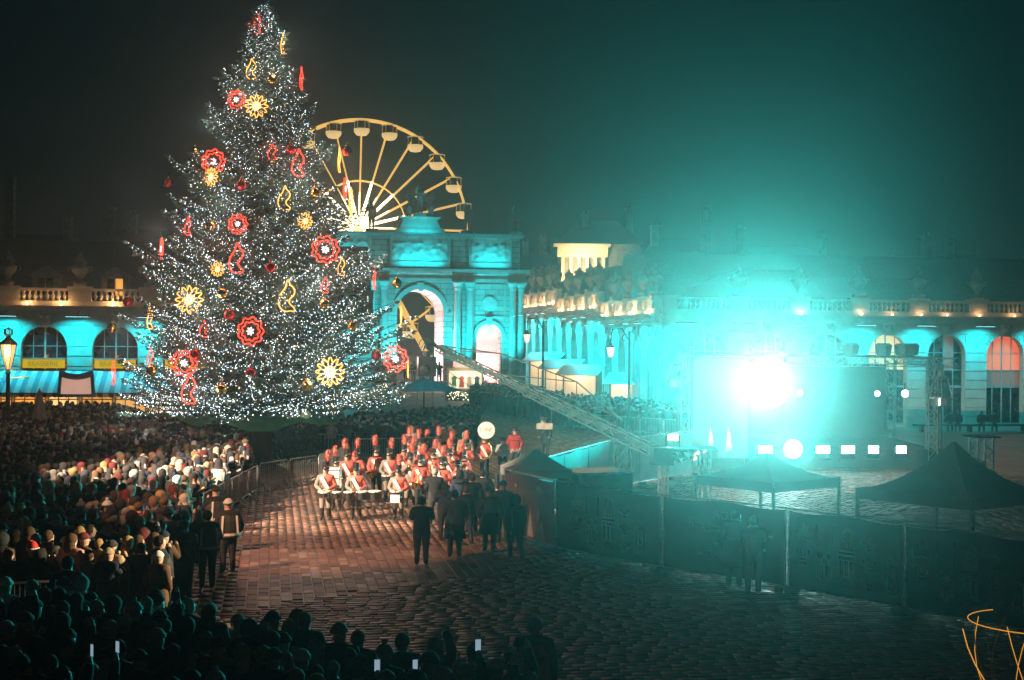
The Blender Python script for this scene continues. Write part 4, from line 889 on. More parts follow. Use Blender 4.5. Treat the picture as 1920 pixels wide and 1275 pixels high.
# ---------------------------------------------------------------- hoardings
hb = mat('hoarding_dark', (.045, .028, .03), .7, var=.3, scale=1.2); hr = mat('hoarding_red', (.22, .06, .06), .7, var=.2, scale=1.5); hw = mat('print_white', (.62, .6, .55), .7, var=.08); hy = mat('print_gold', (.6, .42, .22), .7); hm = mat('mesh_white', (.6, .62, .62), .8, var=.1, scale=2)
def ngon(cx, cz, r, n=16, sz=1): return [(cx+r*math.cos(2*math.pi*i/n), cz+sz*r*math.sin(2*math.pi*i/n)) for i in range(n)]
def motifs(m, w):
    k = w/3.1
    def P(poly, mi=0): m.plate([((x)*k, z) for x, z in poly], -.03, -.024, mi)
    x = -1.1; P([(x-.19,1.3),(x-.22,1.5),(x-.12,1.46),(x-.13,1.62),(x-.06,1.55),(x,1.72),(x+.06,1.55),(x+.13,1.62),(x+.12,1.46),(x+.22,1.5),(x+.19,1.3),(x,1.36)]); P(ngon(x, 1.0, .1)); P([(x-.16,.95),(x-.2,1.06),(x-.12,1.1)]); P([(x+.16,.95),(x+.12,1.1),(x+.2,1.06)]); P([(x-.09,.72),(x+.09,.72),(x+.09,.78),(x-.09,.78)]); P([(x-.07,.82),(x+.07,.82),(x+.07,.86),(x-.07,.86)])
    x = -.5
    for s in (-1, 1): P([(x+s*.2-.02,1.2),(x+s*.2+.02,1.2),(x+s*.22+.02,1.72),(x+s*.22-.02,1.72)]); P(ngon(x+s*.13, 1.0, .07, 10)); P([(x+s*.04,.45),(x+s*.2,.52),(x+s*.2,.72),(x+s*.04,.8)] if s > 0 else [(x-.04,.8),(x-.2,.72),(x-.2,.52),(x-.04,.45)])
    P(ngon(x, .4, .07, 10)); P(ngon(x, .85, .06, 10))
    x = .1; P([(x-.17,1.2),(x+.17,1.2),(x+.17,1.5)]+[(x+.17*math.cos(t), 1.5+.2*math.sin(t)) for t in np.linspace(.2, 2.94, 8)]+[(x-.17,1.5)], 1); 
    m.plate([((x-.025)*k,1.25),((x+.025)*k,1.25),((x+.025)*k,1.62),((x-.025)*k,1.62)], -.037, -.032, 2); m.plate([((x-.09)*k,1.38),((x+.09)*k,1.38),((x+.09)*k,1.42),((x-.09)*k,1.42)], -.043, -.039, 2); m.plate([((x-.07)*k,1.5),((x+.07)*k,1.5),((x+.07)*k,1.54),((x-.07)*k,1.54)], -.043, -.039, 2)
    P([(x-.22,1.1),(x+.22,1.1),(x+.22,1.15),(x-.22,1.15)]); P([(x-.22,.98),(x+.22,.98),(x+.2,1.06),(x-.2,1.06)])
    for t in (-.14, 0, .14): P([(x+t-.04,.62),(x+t+.04,.62),(x+t+.04,.95),(x+t-.04,.95)])
    for t in np.linspace(-1.1, 1.1, 7): P([(x+.05*math.sin(t), .55), (x+.22*math.sin(t)+.03, .32+.1*(1-math.cos(t))), (x+.22*math.sin(t)-.03, .32+.1*(1-math.cos(t)))])
    x = .7
    for z in (1.45, 1.0, .55): P(ngon(x, z, .11, 12)); P([(x-.2,z),(x-.12,z+.06),(x-.12,z-.06)]); P([(x+.2,z),(x+.12,z-.06),(x+.12,z+.06)]); P([(x-.05,z-.19),(x+.05,z-.19),(x+.05,z-.14),(x-.05,z-.14)])
    x = 1.25; P([(x-.16,.35),(x+.16,.35),(x+.16,.42),(x-.16,.42)]); P([(x-.16,.98),(x+.16,.98),(x+.16,1.05),(x-.16,1.05)])
    for s in (-1, 1): P([(x+s*.13-.03,.42),(x+s*.13+.03,.42),(x+s*.13+.03,.98),(x+s*.13-.03,.98)])
    P(ngon(x, .7, .07, 10)); P([(x-.08,1.08),(x,1.16),(x+.08,1.08)]); P([(x-.1,.5),(x,.45),(x+.1,.5),(x,.58)])
def hoarding(a, b, label, kind):
    a = Vector((a.x, a.y, 0)); b = Vector((b.x, b.y, 0)); w = (b-a).length; c = (a+b)/2; r = thing('hoarding_panel', label, 'hoarding', c, math.atan2(b.y-a.y, b.x-a.x))
    m = MB(); nx, nz = 26, 9; k0 = R_.uniform(0, 6)
    for j in range(nz+1):
        for i in range(nx+1):
            u = i/nx; v = j/nz; m.v.append((-w/2+.03+(w-.06)*u, -.018+.045*(1+math.sin(u*w*2.6+k0+1.5*v))*.5*math.sin(math.pi*v)+.02*(1+math.sin(9*u+7*v+k0))*.5, .12+1.83*v-.03*math.sin(math.pi*u*3)*(v > .95)))
    for j in range(nz):
        for i in range(nx): q_ = j*(nx+1)+i; m.f.append((q_, q_+1, q_+nx+2, q_+nx+1)); m.m.append(0)
    m.build('banner_cloth', {'m': hb, 'r': hr, 't': hb, 'w': hm}[kind], r, smooth=True)
    m = MB()
    for x in (-w/2+.025, w/2-.025): m.tube([(x,0,0),(x,0,2.02)], .024, 6)
    m.tube([(-w/2,0,2.0),(w/2,0,2.0)], .02, 6); m.tube([(-w/2,0,.12),(w/2,0,.12)], .02, 6); m.build('frame', M['steel'], r)
    for x in (-w/2, w/2): m = MB(); m.box(x-.12, x+.12, -.3, .3, 0, .12); m.build('foot_block', M['stone_dark'], r)
    if kind == 'm': m = MB(); motifs(m, min(w, 3.4)); m.build('printed_motifs', [hw, hy, hb], r)
    if kind == 'r':
        m = MB(); 
        for x, h in ((-.6, .7), (.2, .85), (.75, 1.0), (1.0, .6)): m.plate([(x-.22, .2), (x+.22, .2), (x, .2+h)], -.03, -.024)
        m.plate(ngon(-.9, 1.6, .07, 6), -.03, -.024); m.plate([(.5,1.55),(1.2,1.45),(1.25,1.6),(.7,1.75)], -.03, -.024); m.build('printed_motifs', [hw], r)
    if kind == 't':
        def text(s, size, x, z):
            lettering(s, size, hw, r, (x, -.03, z), (rad(90), 0, 0))
        text('MERCI !', .24, .2, 1.55)
        m = MB()
        for x, z, q in ((-1.0, 1.35, .07), (-.45, 1.3, .08), (.25, 1.25, .08), (1.1, 1.25, .09), (-.1, .95, .08), (.9, .9, .07)):
            m.plate(ngon(x, z, q, 14), -.03, -.024); m.plate([(x+.12,z-.03),(x+.42,z-.03),(x+.42,z+.03),(x+.12,z+.03)], -.03, -.024)
        m.plate([(-.75,.55),(-.35,.55),(-.35,.68),(-.75,.68)], -.03, -.024); m.plate([(-.2,.55),(.25,.55),(.25,.62),(-.2,.62)], -.03, -.024); m.build('sponsor_marks', [hw], r)
def GD(px, d): p = AT(px, 640, d); return Vector((p.x, p.y, 0))
hoarding(GD(949, 43.9), GD(1042, 40.6), 'dull red hoarding panel printed with pale fir trees', 'r'); hoarding(GD(1045, 40.5), GD(1243, 37.15), 'dark hoarding printed with crown, cross and column emblems beside the thank-you panel', 'm'); hoarding(GD(1246, 37.1), GD(1478, 34.4), 'dark hoarding reading merci above rows of sponsor marks', 't')
hoarding(GD(1481, 34.3), GD(1698, 31.7), 'dark emblem hoarding beside the sponsor panel under the bright tent corner', 'm'); hoarding(GD(1701, 31.6), GD(1940, 29.3), 'dark emblem hoarding in front of the big peaked tent', 'm')
q0 = GD(950, 44.2); q1 = GD(1145, 57.2); q2 = GD(1300, 64)
for k in range(4): hoarding(q0.lerp(q1, k/4), q0.lerp(q1, (k+1)/4), 'white mesh fence panel glowing teal behind the pop-up canopy', 'w')
for k in range(3): hoarding(q1.lerp(q2, k/3), q1.lerp(q2, (k+1)/3), 'white mesh fence panel between crane tower and stage screen', 'w')
for o in list(COL.objects):
    if o.get('label') == 'white mesh fence panel glowing teal behind the pop-up canopy': o['group'] = 'mesh fence behind the canopy'
    if o.get('label') == 'white mesh fence panel between crane tower and stage screen': o['group'] = 'mesh fence beside the crane'
# ---------------------------------------------------------------- tents, cabin, platform
tent_m = mat('tent_fabric', (.5, .51, .51), .75, var=.12, scale=1.5); tent_m.node_tree.nodes['Principled BSDF'].inputs['Transmission Weight'].default_value = 0.0
_t = tent_m.node_tree; _tr = _t.nodes.new('ShaderNodeBsdfTranslucent'); _tr.inputs[0].default_value = (.6, .62, .62, 1); _mx = _t.nodes.new('ShaderNodeMixShader'); _mx.inputs[0].default_value = .4; _t.links.new(_t.nodes['Principled BSDF'].outputs[0], _mx.inputs[1]); _t.links.new(_tr.outputs[0], _mx.inputs[2]); _t.links.new(_mx.outputs[0], _t.nodes['Material Output'].inputs['Surface'])
def tent(c, w, ze, zp, rz, label, conc=.55):
    r = thing('peaked_tent', label, 'tent', c, rz); m = MB(); n = 8; k = 8
    for side in range(4):
        ca, sa = math.cos(side*math.pi/2), math.sin(side*math.pi/2)
        vs = []
        for j in range(n+1):
            t = j/n; hw_ = w/2*(1-t)+.03*t; z = ze+(zp-ze)*(t**(1/conc) if t < 1 else 1)
            for i in range(k+1): u = (i/k*2-1)*hw_; sag = -.10*(1-(i/k*2-1)**2)*(1-t); x, y = u, -hw_; vs.append((x*ca-y*sa, x*sa+y*ca, z+sag))
        m.add(vs, [(j*(k+1)+i, j*(k+1)+i+1, (j+1)*(k+1)+i+1, (j+1)*(k+1)+i) for j in range(n) for i in range(k)])
    m.build('roof', tent_m, r, smooth=True)
    m = MB()
    for side in range(4):
        ca, sa = math.cos(side*math.pi/2), math.sin(side*math.pi/2); h = w/2+.005
        vs = [(x*ca+h*sa, x*sa-h*ca, z) for x, z in ((-h, ze), (h, ze), (h, ze-.28), (-h, ze-.28))]; m.add(vs, [(0,1,2,3)])
    m.build('valance', tent_m, r)
    for sx in (-1, 1):
        for sy in (-1, 1): m = MB(); m.bar((sx*w/2, sy*w/2, 0), (sx*w/2, sy*w/2, ze), .07); m.build('leg', M['alu'], r)
c = GD(1790, 38.5); tent(c, 3.6, 2.05, 3.35, -YAW+rad(38), 'big peaked tent with pale swooping roof behind the hoarding'); c = GD(1440, 42.5); tent(c, 3.0, 2.0, 2.7, -YAW+rad(40), 'peaked tent with white lit corner right under the stage lamps')
c = GD(1006, 45.3); tent(c, 1.9, 1.95, 2.55, -YAW+rad(10), 'small dark pop-up canopy inside the fence corner', .9)
c = GD(1118, 46); r = thing('control_cabin', 'black control cabin box inside the fenced compound', 'cabin', c, rad(14)); m = MB(); m.box(-.95, .95, -.8, .8, .0, 1.75); m.build('body', M['black'], r); m = MB(); m.box(-1.0, 1.0, -.86, .86, 1.75, 1.82); m.box(-1.0, -.93, -.87, -.81, 0, 1.75); m.build('trim', M['alu'], r)
c = GD(1285, 51); r = thing('light_platform', 'scaffold platform wrapped in silver foil beside the stage', 'scaffold', c, -YAW)
for x in (-.75, .75):
    for y in (-.6, .6): m = MB(); truss(m, (x, y, 0), (x, y, 2.1), .22, .35, .02); m.build('tower', M['alu'], r)
m = MB(); m.box(-1.1, 1.1, -.8, .8, 2.1, 2.2); m.build('deck', M['black'], r)
m = MB(); n = 40
for k in range(n): x = NR.uniform(-1.1, 1.0); z = NR.uniform(1.75, 2.08); m.add([(x, -.83, z), (x+NR.uniform(.1, .25), -.83-NR.uniform(0, .08), z+NR.uniform(-.1, .1)), (x+.08, -.85, z+NR.uniform(.1, .2))], [(0, 1, 2)])
m.build('foil_skirt', M['chrome'], r)
c = GD(1842, 52); r = thing('scaffold_tower', 'thin scaffold tower behind the peaked tent', 'scaffold', c, 0); m = MB(); truss(m, (0,0,0), (0,0,2.6), .6, .5, .03); m.build('frame', M['alu'], r); m = MB(); m.box(-.5, .5, -.5, .5, 2.6, 2.66); m.build('deck', M['black'], r)
c = GD(1850, 96.5); r = thing('long_bench', 'long dark bench in front of the pavilion with people sitting', 'bench', GD(1870, 97.5), 0); m = MB(); m.box(-6, 6, -.3, .3, .42, .52); m.build('seat', M['iron'], r)
for x in (-5.5, -2, 2, 5.5): m = MB(); m.box(x-.08, x+.08, -.25, .25, 0, .42); m.build('leg', M['iron'], r)
# ---------------------------------------------------------------- wire light sculpture
p = AT(1948, 1166, 20.5); r = thing('wire_light_sculpture', 'golden wire bowl sculpture wound with orange lights on dark ground', 'light sculpture', (p.x, p.y, 0), rad(10)); z1 = p.z; Rb = .98
wire_l = emat('orange_rope_light', (1, .40, .04), .75, False); wire_d = M['iron']
m = MB(); m.tube([(Rb*math.cos(a), Rb*math.sin(a), z1) for a in np.linspace(1.6, 4.3, 16)], .007, 5); m.build('rim', wire_l, r)
for k in range(14):
    a = 2*math.pi*k/14; m = MB(); j0, j1 = NR.uniform(.2, 1.1), NR.uniform(.9, 1.12); pts = [(Rb*(j1*math.cos(t))*math.cos(a+j0*t), Rb*j1*math.cos(t)*math.sin(a+j0*t), z1-1.5*math.sin(t)) for t in np.linspace(NR.uniform(-.05, .15), 1.5, 10)]; m.tube(pts, .006 if k % 3 else .009, 5); m.build('rib', wire_l if k % 2 == 0 else mat('copper_wire', (.5, .22, .05), .4, .7), r)
m = MB()
for k in range(10): m.ball((-.05+NR.normal()*.08, -.3+NR.normal()*.05, z1-.55+NR.normal()*.06), .05, 7, 5)
m.tube([(-.05,-.3,z1-.55),(-.15,-.1,z1)], .015, 5); m.build('glowing_knot', emat('knot_light', (1, .5, .06), 2.2, False), r)
m = MB(); m.lathe([(.3,0),(.3,.05),(.06,.1),(.05,z1-1.45)], n=10); m.build('stand', M['iron'], r)
# ================================================================ people
def body_mesh(name, pose, mats, coat=1.12, classify=None, stance=0.0, lod=1):
    """one continuous skinned figure, front towards -y. pose: {'L': (elbow, wrist, tip), 'R': ..., 'legs': ((kneeL, ankleL), (kneeR, ankleR))}"""
    v = []; e = []; rr = []; tagv = []
    def a(p, rx, ry, tg, link=None):
        v.append(p); rr.append((rx, ry)); tagv.append(tg)
        if link is not None: e.append((link, len(v)-1))
        return len(v)-1
    pel = a((0, 0, .95), .185*coat, .145*coat, 'c'); wa = a((0, 0, 1.1), .18*coat, .14*coat, 'c', pel); ch = a((0, -.005, 1.3), .215*coat, .155*coat, 'c', wa); ut = a((0, .01, 1.43), .15*coat, .12*coat, 'c', ch)
    nk = a((0, .0, 1.52), .075, .075, 's', ut); h1 = a((0, -.03, 1.585), .085, .1, 's', nk); h2 = a((0, -.015, 1.665), .105, .125, 's', h1); h3 = a((0, .0, 1.745), .075, .085, 's', h2)
    for s, k in ((-1, 'R'), (1, 'L')):
        el, wr, tp = pose[k]
        sh = a((s*.2, 0, 1.41), .095*coat, .1*coat, 'c', ut); ee = a(el, .072*coat, .072*coat, 'c', sh); ww = a(wr, .055*coat, .055*coat, 'c', ee); hh = a(tuple(np.array(wr)*.45+np.array(tp)*.55), .05, .038, 'h', ww); a(tp, .034, .022, 'h', hh)
    lg = pose.get('legs', (((.11,-.015,.5),(.115,.03,.1)), ((-.11,-.015,.5),(-.115,.03,.1))))
    for (kn, an), s in zip(lg, (1, -1)):
        hp = a((s*.1, 0, .84), .125*coat, .13*coat, 't', pel); kk = a(kn, .085, .085, 't', hp); aa = a(an, .062, .065, 'b', kk); a((an[0]+s*.02, an[1]-.17, max(an[2]-.06, .045)), .05, .04, 'b', aa)
    me = bpy.data.meshes.new('sk'); me.from_pydata(v, e, []); o = bpy.data.objects.new('sk', me); COL.objects.link(o)
    md = o.modifiers.new('s', 'SKIN'); md.use_smooth_shade = True
    sv = me.skin_vertices[0].data
    for i, (x, y) in enumerate(rr): sv[i].radius = (x*1.06, y*1.06); sv[i].use_root = (i == 0)
    sd = o.modifiers.new('d', 'SUBSURF'); sd.levels = lod; sd.render_levels = lod
    dg = bpy.context.evaluated_depsgraph_get(); dg.update()
    m = bpy.data.meshes.new_from_object(o.evaluated_get(dg)); m.name = name
    bpy.data.objects.remove(o); bpy.data.meshes.remove(me)
    P = np.zeros(len(m.polygons)*3); m.polygons.foreach_get('center', P); P = P.reshape(-1, 3)
    va = np.array(v); best = np.full(len(P), 1e9); lab = np.array(['c']*len(P))
    for (i, j) in e:
        A, B = va[i], va[j]; d = B-A; t = np.clip(((P-A)@d)/(d@d), 0, 1); dist = np.linalg.norm(P-(A+t[:, None]*d), axis=1)
        k = dist < best; best = np.where(k, dist, best)
        lb = np.where(t < .5, tagv[i], tagv[j]); lab = np.where(k, lb, lab)
    order = {'s': 0, 'h': 0, 'c': 1, 't': 2, 'b': 3}
    mi = np.array([order[x] for x in lab]); mi = np.where((lab == 'c') & (P[:, 2] < .86) & (np.abs(P[:, 0]) < .25), 2, mi); mi = np.where((lab == 's') & (P[:, 2] < 1.545), 1, mi)
    mi = np.where((P[:, 2] < .14) & (lab == 't'), 3, mi)
    if classify is not None: mi = classify(P, lab, mi)
    m.materials.clear()
    for q in mats: m.materials.append(q)
    m.polygons.foreach_set('material_index', mi.astype(np.int32)); m.polygons.foreach_set('use_smooth', [True]*len(m.polygons)); m.update()
    return m
DOWN = {'L': ((.27,.03,1.13),(.27,-.05,.88),(.26,-.09,.74)), 'R': ((-.27,.03,1.13),(-.27,-.05,.88),(-.26,-.09,.74))}
POSES = {'down': DOWN,
 'pocket': {'L': ((.32,.08,1.14),(.24,-.12,.95),(.19,-.17,.87)), 'R': ((-.32,.08,1.14),(-.24,-.12,.95),(-.19,-.17,.87))},
 'phone': {'L': ((.28,-.14,1.2),(.1,-.34,1.42),(.06,-.38,1.55)), 'R': ((-.28,-.14,1.2),(-.1,-.34,1.42),(-.06,-.38,1.55))},
 'high': {'L': ((.27,.03,1.13),(.24,-.12,.93),(.2,-.18,.82)), 'R': ((-.3,-.14,1.52),(-.22,-.24,1.78),(-.2,-.26,1.93))},
 'fold': {'L': ((.3,-.03,1.13),(.06,-.25,1.14),(-.08,-.25,1.18)), 'R': ((-.3,-.03,1.13),(-.06,-.28,1.1),(.08,-.28,1.12))},
 'lean': {'L': ((.28,-.18,1.16),(.25,-.42,1.08),(.22,-.52,1.06)), 'R': ((-.28,-.18,1.16),(-.25,-.42,1.08),(-.22,-.52,1.06))},
 'drum': {'L': ((.32,0,1.13),(.16,-.28,1.06),(.12,-.38,1.05)), 'R': ((-.32,0,1.13),(-.16,-.28,1.06),(-.12,-.38,1.05)), 'legs': (((.12,-.1,.52),(.12,.06,.11)), ((-.11,-.02,.5),(-.12,.02,.1)))},
 'sax': {'L': ((.3,-.05,1.16),(.1,-.26,1.26),(.03,-.3,1.3)), 'R': ((-.3,0,1.1),(-.14,-.26,.98),(-.06,-.3,.95)), 'legs': (((.14,-.12,.52),(.15,-.1,.1)), ((-.12,.06,.5),(-.14,.2,.12)))},
 'trumpet': {'L': ((.3,-.16,1.24),(.1,-.36,1.42),(.03,-.38,1.48)), 'R': ((-.3,-.16,1.24),(-.1,-.3,1.44),(-.03,-.32,1.5)), 'legs': (((.12,.04,.5),(.13,.18,.12)), ((-.12,-.12,.52),(-.14,-.1,.1)))},
 'walk': {'L': ((.27,.1,1.14),(.27,.1,.9),(.26,.08,.77)), 'R': ((-.27,-.06,1.14),(-.26,-.2,.94),(-.25,-.27,.82)), 'legs': (((.11,-.14,.52),(.11,-.16,.1)), ((-.11,.08,.5),(-.115,.3,.16)))},
 'sit': {'L': ((.27,-.02,1.15),(.2,-.22,1.0),(.16,-.3,.95)), 'R': ((-.27,-.02,1.15),(-.2,-.22,1.0),(-.16,-.3,.95)), 'legs': (((.14,-.42,.9),(.14,-.4,.46)), ((-.14,-.42,.9),(-.14,-.4,.46)))}}
CIV = [M['skin'], M['coat'], M['trouser'], M['shoe']]
BODY = {k: body_mesh('body', p, CIV, 1.16 if k != 'walk' else 1.12) for k, p in POSES.items() if k in ('down', 'pocket', 'phone', 'high', 'fold', 'lean', 'walk', 'sit')}
# headwear, shared meshes in the person's own space
def ell(c, r, keep, n=16, m_=10, mi=0):
    mb = MB(); V_ = []; 
    for j in range(m_+1):
        t = math.pi*j/m_
        for i in range(n): p = 2*math.pi*i/n; V_.append((c[0]+r[0]*math.sin(t)*math.cos(p), c[1]+r[1]*math.sin(t)*math.sin(p), c[2]+r[2]*math.cos(t)))
    F = []
    for j in range(m_):
        for i in range(n):
            f = (j*n+i, (j+1)*n+i, (j+1)*n+(i+1) % n, j*n+(i+1) % n); cx = [sum(V_[q][k] for q in f)/4 for k in range(3)]
            if keep(*cx): F.append(f)
    mb.add(V_, F, mi); return mb
def compact(mb):
    used = sorted({i for f in mb.f for i in f}); mp = {o: n for n, o in enumerate(used)}; mb.v = [mb.v[i] for i in used]; mb.f = [tuple(mp[i] for i in f) for f in mb.f]; return mb
HEAD = (0, .005, 1.68)
def hw_short(): return compact(ell(HEAD, (.108, .128, .122), lambda x, y, z: z > 1.565 and not (y < -.035 and z < 1.735)))
def hw_long():
    mb = compact(ell(HEAD, (.118, .136, .125), lambda x, y, z: not (y < -.03 and z < 1.735) and z > 1.58)); mb.lathe([(.1,1.36),(.125,1.45),(.12,1.62)], (0,.045,0), 12, sy=.8); return mb
def hw_beanie(pom=False):
    mb = compact(ell((0,.005,1.70), (.118,.135,.125), lambda x, y, z: z > 1.69)); mb.lathe([(.115,1.685),(.127,1.69),(.127,1.735),(.115,1.74)], (0,.005,0), 16, sy=1.12)
    if pom: mb.ball((0,.01,1.85), .045, 8, 6)
    return mb
def hw_hood():
    mb = compact(ell((0,.02,1.67), (.145,.165,.165), lambda x, y, z: not (y < -.075) and z > 1.5)); mb.lathe([(.21,1.40),(.19,1.47),(.12,1.55)], (0,.04,0), 14, sy=.85); return mb
def hw_santa():
    mb = MB(); mb.lathe([(.122,1.70),(.118,1.78),(.08,1.86),(.03,1.9)], (0,.005,0), 12, 0); mb.tube([(0,.02,1.87),(.06,.08,1.88),(.11,.1,1.8)], [.05,.035,.02], 8, 0); mb.lathe([(.118,1.68),(.135,1.69),(.135,1.74),(.118,1.75)], (0,.005,0), 14, 1, sy=1.1); mb.ball((.12,.1,1.77), .04, 8, 6, 1); return mb
HWM = {'short': hw_short(), 'long': hw_long(), 'beanie': hw_beanie(), 'pom': hw_beanie(True), 'hood': hw_hood()}
for k_ in ('short', 'long', 'hood'):
    HWM[k_].v = [(x*(1+.05*math.sin(31*z+17*x)+R_.uniform(-.035, .035)), y*(1+R_.uniform(-.04, .04)), z+R_.uniform(-.006, .006)) for x, y, z in HWM[k_].v]
HW = {k: m.mesh({'short': 'hair', 'long': 'hair', 'beanie': 'beanie', 'pom': 'bobble_hat', 'hood': 'hood'}[k], M['tint'], True) for k, m in HWM.items()}
HW['santa'] = hw_santa().mesh('santa_hat', [mat('santa_red', (.5, .02, .02), .8), M['white']], True)
MASK = compact(ell((0,-.03,1.605), (.088,.115,.062), lambda x, y, z: y < -.075)).mesh('face_mask', mat('mask_white', (.75, .8, .82), .7, var=.04), True)
fm = MB()
for s in (-1, 1): fm.ball((s*.037, -.128, 1.672), .013, 6, 4, 0); fm.bar((s*.02, -.135, 1.70), (s*.058, -.122, 1.702), .01, .006, 0)
fm.add([(0,-.135,1.675), (-.018,-.13,1.63), (.018,-.13,1.63), (0,-.163,1.637)], [(0,1,3),(0,3,2),(1,2,3)], 1); fm.bar((-.028,-.121,1.592), (.028,-.121,1.592), .012, .008, 2)
FACE = fm.mesh('face', [M['shoe'], M['skin'], mat('lips', (.35, .12, .1), .5)], False)
COATS = {'black': (.015,.016,.018), 'navy': (.02,.03,.065), 'charcoal': (.05,.05,.055), 'green': (.03,.055,.035), 'burgundy': (.13,.02,.025), 'brown': (.11,.06,.035), 'beige': (.42,.33,.22), 'silver': (.42,.43,.43), 'red': (.42,.03,.03), 'mustard': (.5,.27,.03), 'white': (.7,.7,.68), 'pink': (.6,.3,.28)}
HAIRC = {'dark': (.02,.015,.012), 'brown': (.09,.05,.025), 'blond': (.42,.28,.12), 'grey': (.35,.34,.32)}
def face_to(p, q): return math.atan2(q[1]-p[1], q[0]-p[0])+math.pi/2
NPERS = [0]
def person(p, rz, pose='down', coat='black', head=('short', 'dark'), mask=False, scale=1.0, where='', doing='', group='', label=None, body=None, face=True):
    hk, hc = head
    hd = {'short': f'{hc} hair', 'long': f'long {hc} hair', 'beanie': f'{hc} beanie', 'pom': f'{hc} bobble hat', 'hood': f'{hc} hood up', 'santa': 'santa hat'}[hk]
    lb = label or f"person in {coat} coat with {hd}{' and mask' if mask else ''}, {doing}{' ' if doing else ''}{where}"
    o = ob('person', body or BODY[pose], None, (p[0], p[1], p[2] if len(p) > 2 else 0), rz); o.scale = (scale,)*3; o.color = COATS[coat]+(1,)
    tag(o, ' '.join(lb.split()), 'person', group or None); NPERS[0] += 1
    h = ob(HW[hk].name.split('.')[0], HW[hk], o); col = HAIRC.get(hc) or COATS.get(hc) or (.1,.1,.1); h.color = tuple(col)+(1,)
    if mask: ob('face_mask', MASK, o)
    if face: ob('face', FACE, o)
    return o
# ---------------------------------------------------------------- marching band
def uni(P, lab, mi):       # jacket: one half red, the other grey
    mi = mi.copy(); mi[(lab == 'c') & (P[:, 2] > .86) & (P[:, 0] > -.02)] = 4; mi[((lab == 't') | (lab == 'c')) & (P[:, 2] <= .86)] = 2; mi[(P[:, 2] < .4) & (lab != 'c')] = 3; return mi
UNI = [M['skin'], M['uni_grey'], M['uni_grey'], M['shoe'], M['uni_red']]
def unir(P, lab, mi):
    mi = mi.copy(); mi[(lab == 'c') & (P[:, 2] > .86)] = 4; return mi
UNIR = [M['skin'], M['uni_red'], M['trouser'], M['shoe'], M['uni_red']]
BB = {(k, u): body_mesh('body', POSES[k], UNI if u == 0 else UNIR, 1.05, uni if u == 0 else unir) for k in ('drum', 'sax', 'trumpet') for u in (0, 1)}
m = MB(); m.lathe([(.12,1.70),(.125,1.72),(.115,1.76),(.118,1.92),(.125,1.94),(.02,1.95)], (0,.0,0), 16, 0, sy=1.12); m.plate([(-.1,1.70),(.1,1.70),(.06,1.705),(-.06,1.705)], -.2, -.1, 0); m.lathe([(.121,1.755),(.123,1.785)], (0,0,0), 16, 1, sy=1.12); SHAKO = m.mesh('shako', [M['blackgloss'], M['chrome']])
m = MB(); rng = random.Random(3)
prof = [(.02,1.9),(.05,1.98),(.075,2.07),(.08,2.16),(.06,2.25),(.015,2.31)]; m.lathe(prof, (0,-.06,0), 10)
for k in range(220):
    t = rng.random(); z = 1.93+.38*t; rr = np.interp(z, [q[1] for q in prof], [q[0] for q in prof]); a = rng.uniform(0, 6.28); b = a+rng.uniform(-.5, .5)
    c0 = Vector((rr*math.cos(a)*.8, -.06+rr*math.sin(a)*.8, z)); c1 = Vector(((rr+.07)*math.cos(b), -.06+(rr+.07)*math.sin(b), z+rng.uniform(-.02, .05))); s = Vector((-math.sin(a), math.cos(a), .4))*.018; m.add([c0-s, c0+s, c1], [(0,1,2)])
PLUME = m.mesh('plume', M['plume'])
m = MB()
for y0, y1, sy in ((-.2, -.205, -1),): m.add([(-.17,-.14,1.42),(-.06,-.165,1.45),(.2,-.17,.98),(.1,-.2,.95)], [(3,2,1,0)])
m.v = [(x, y-.03, z) for x, y, z in m.v]; m.add([(-.17,-.168,1.42),(-.06,-.19,1.45),(-.06,.12,1.47),(-.17,.12,1.45)], [(0,1,2,3)]); SASH = m.mesh('sash', M['sash'])
m = MB(); 
for z in (1.05, 1.14, 1.23, 1.32): m.ball((-.05,-.185,z), .014, 6, 4); m.ball((.05,-.19,z), .014, 6, 4)
BUTT = m.mesh('buttons', M['brass'])
def musician(px, py, pose, u, rz, label, shako=True):
    p = G(px, py); o = ob('person', BB[(pose, u)], None, (p.x, p.y, 0), rz); sk = R_.uniform(.95, 1.06); o.scale = (sk, sk, sk); tag(o, label, 'person', 'marching band'); NPERS[0] += 1
    ob('shako', SHAKO, o); pl_ = ob('plume', PLUME, o); k_ = R_.uniform(.85, 1.05); pl_.scale = (k_, k_, 1); pl_.rotation_euler = (R_.uniform(-.03, .03), R_.uniform(-.03, .03), R_.uniform(0, 6)) ; ob('sash', SASH, o); ob('face', FACE, o); ob('buttons', BUTT, o); h = ob('hair', HW['short'], o); h.color = HAIRC['dark']+(1,)
    return o, p
skinm = mat('drum_skin', (.8, .76, .68), .5, var=.05); shellw = mat('drum_shell_white', (.7, .68, .62), .3, var=.05)
def drum_mesh(r, h, shell):
    q = MB(); q.lathe([(r,-h/2),(r,h/2)], n=20, mi=0); q.lathe([(r*1.04,h/2-.03),(r*1.05,h/2),(r*1.02,h/2+.012),(.01,h/2+.014)], n=20, mi=1); q.lathe([(r*1.04,-h/2),(r*1.04,-h/2+.03)], n=20, mi=2)
    for k in range(8): a = k*math.pi/4; q.bar((r*1.03*math.cos(a), r*1.03*math.sin(a), -h/2), (r*1.03*math.cos(a), r*1.03*math.sin(a), h/2), .02, .02, 2)
    return q.mesh('drum', [shell, skinm, M['chrome']])
def put(root, name, mb, mats, loc=None): return mb.build(name, mats, root, loc)
def instr(name, label, cat, p, rz, grp=None): return thing(name, label, cat, (p.x, p.y, 0), rz, grp)
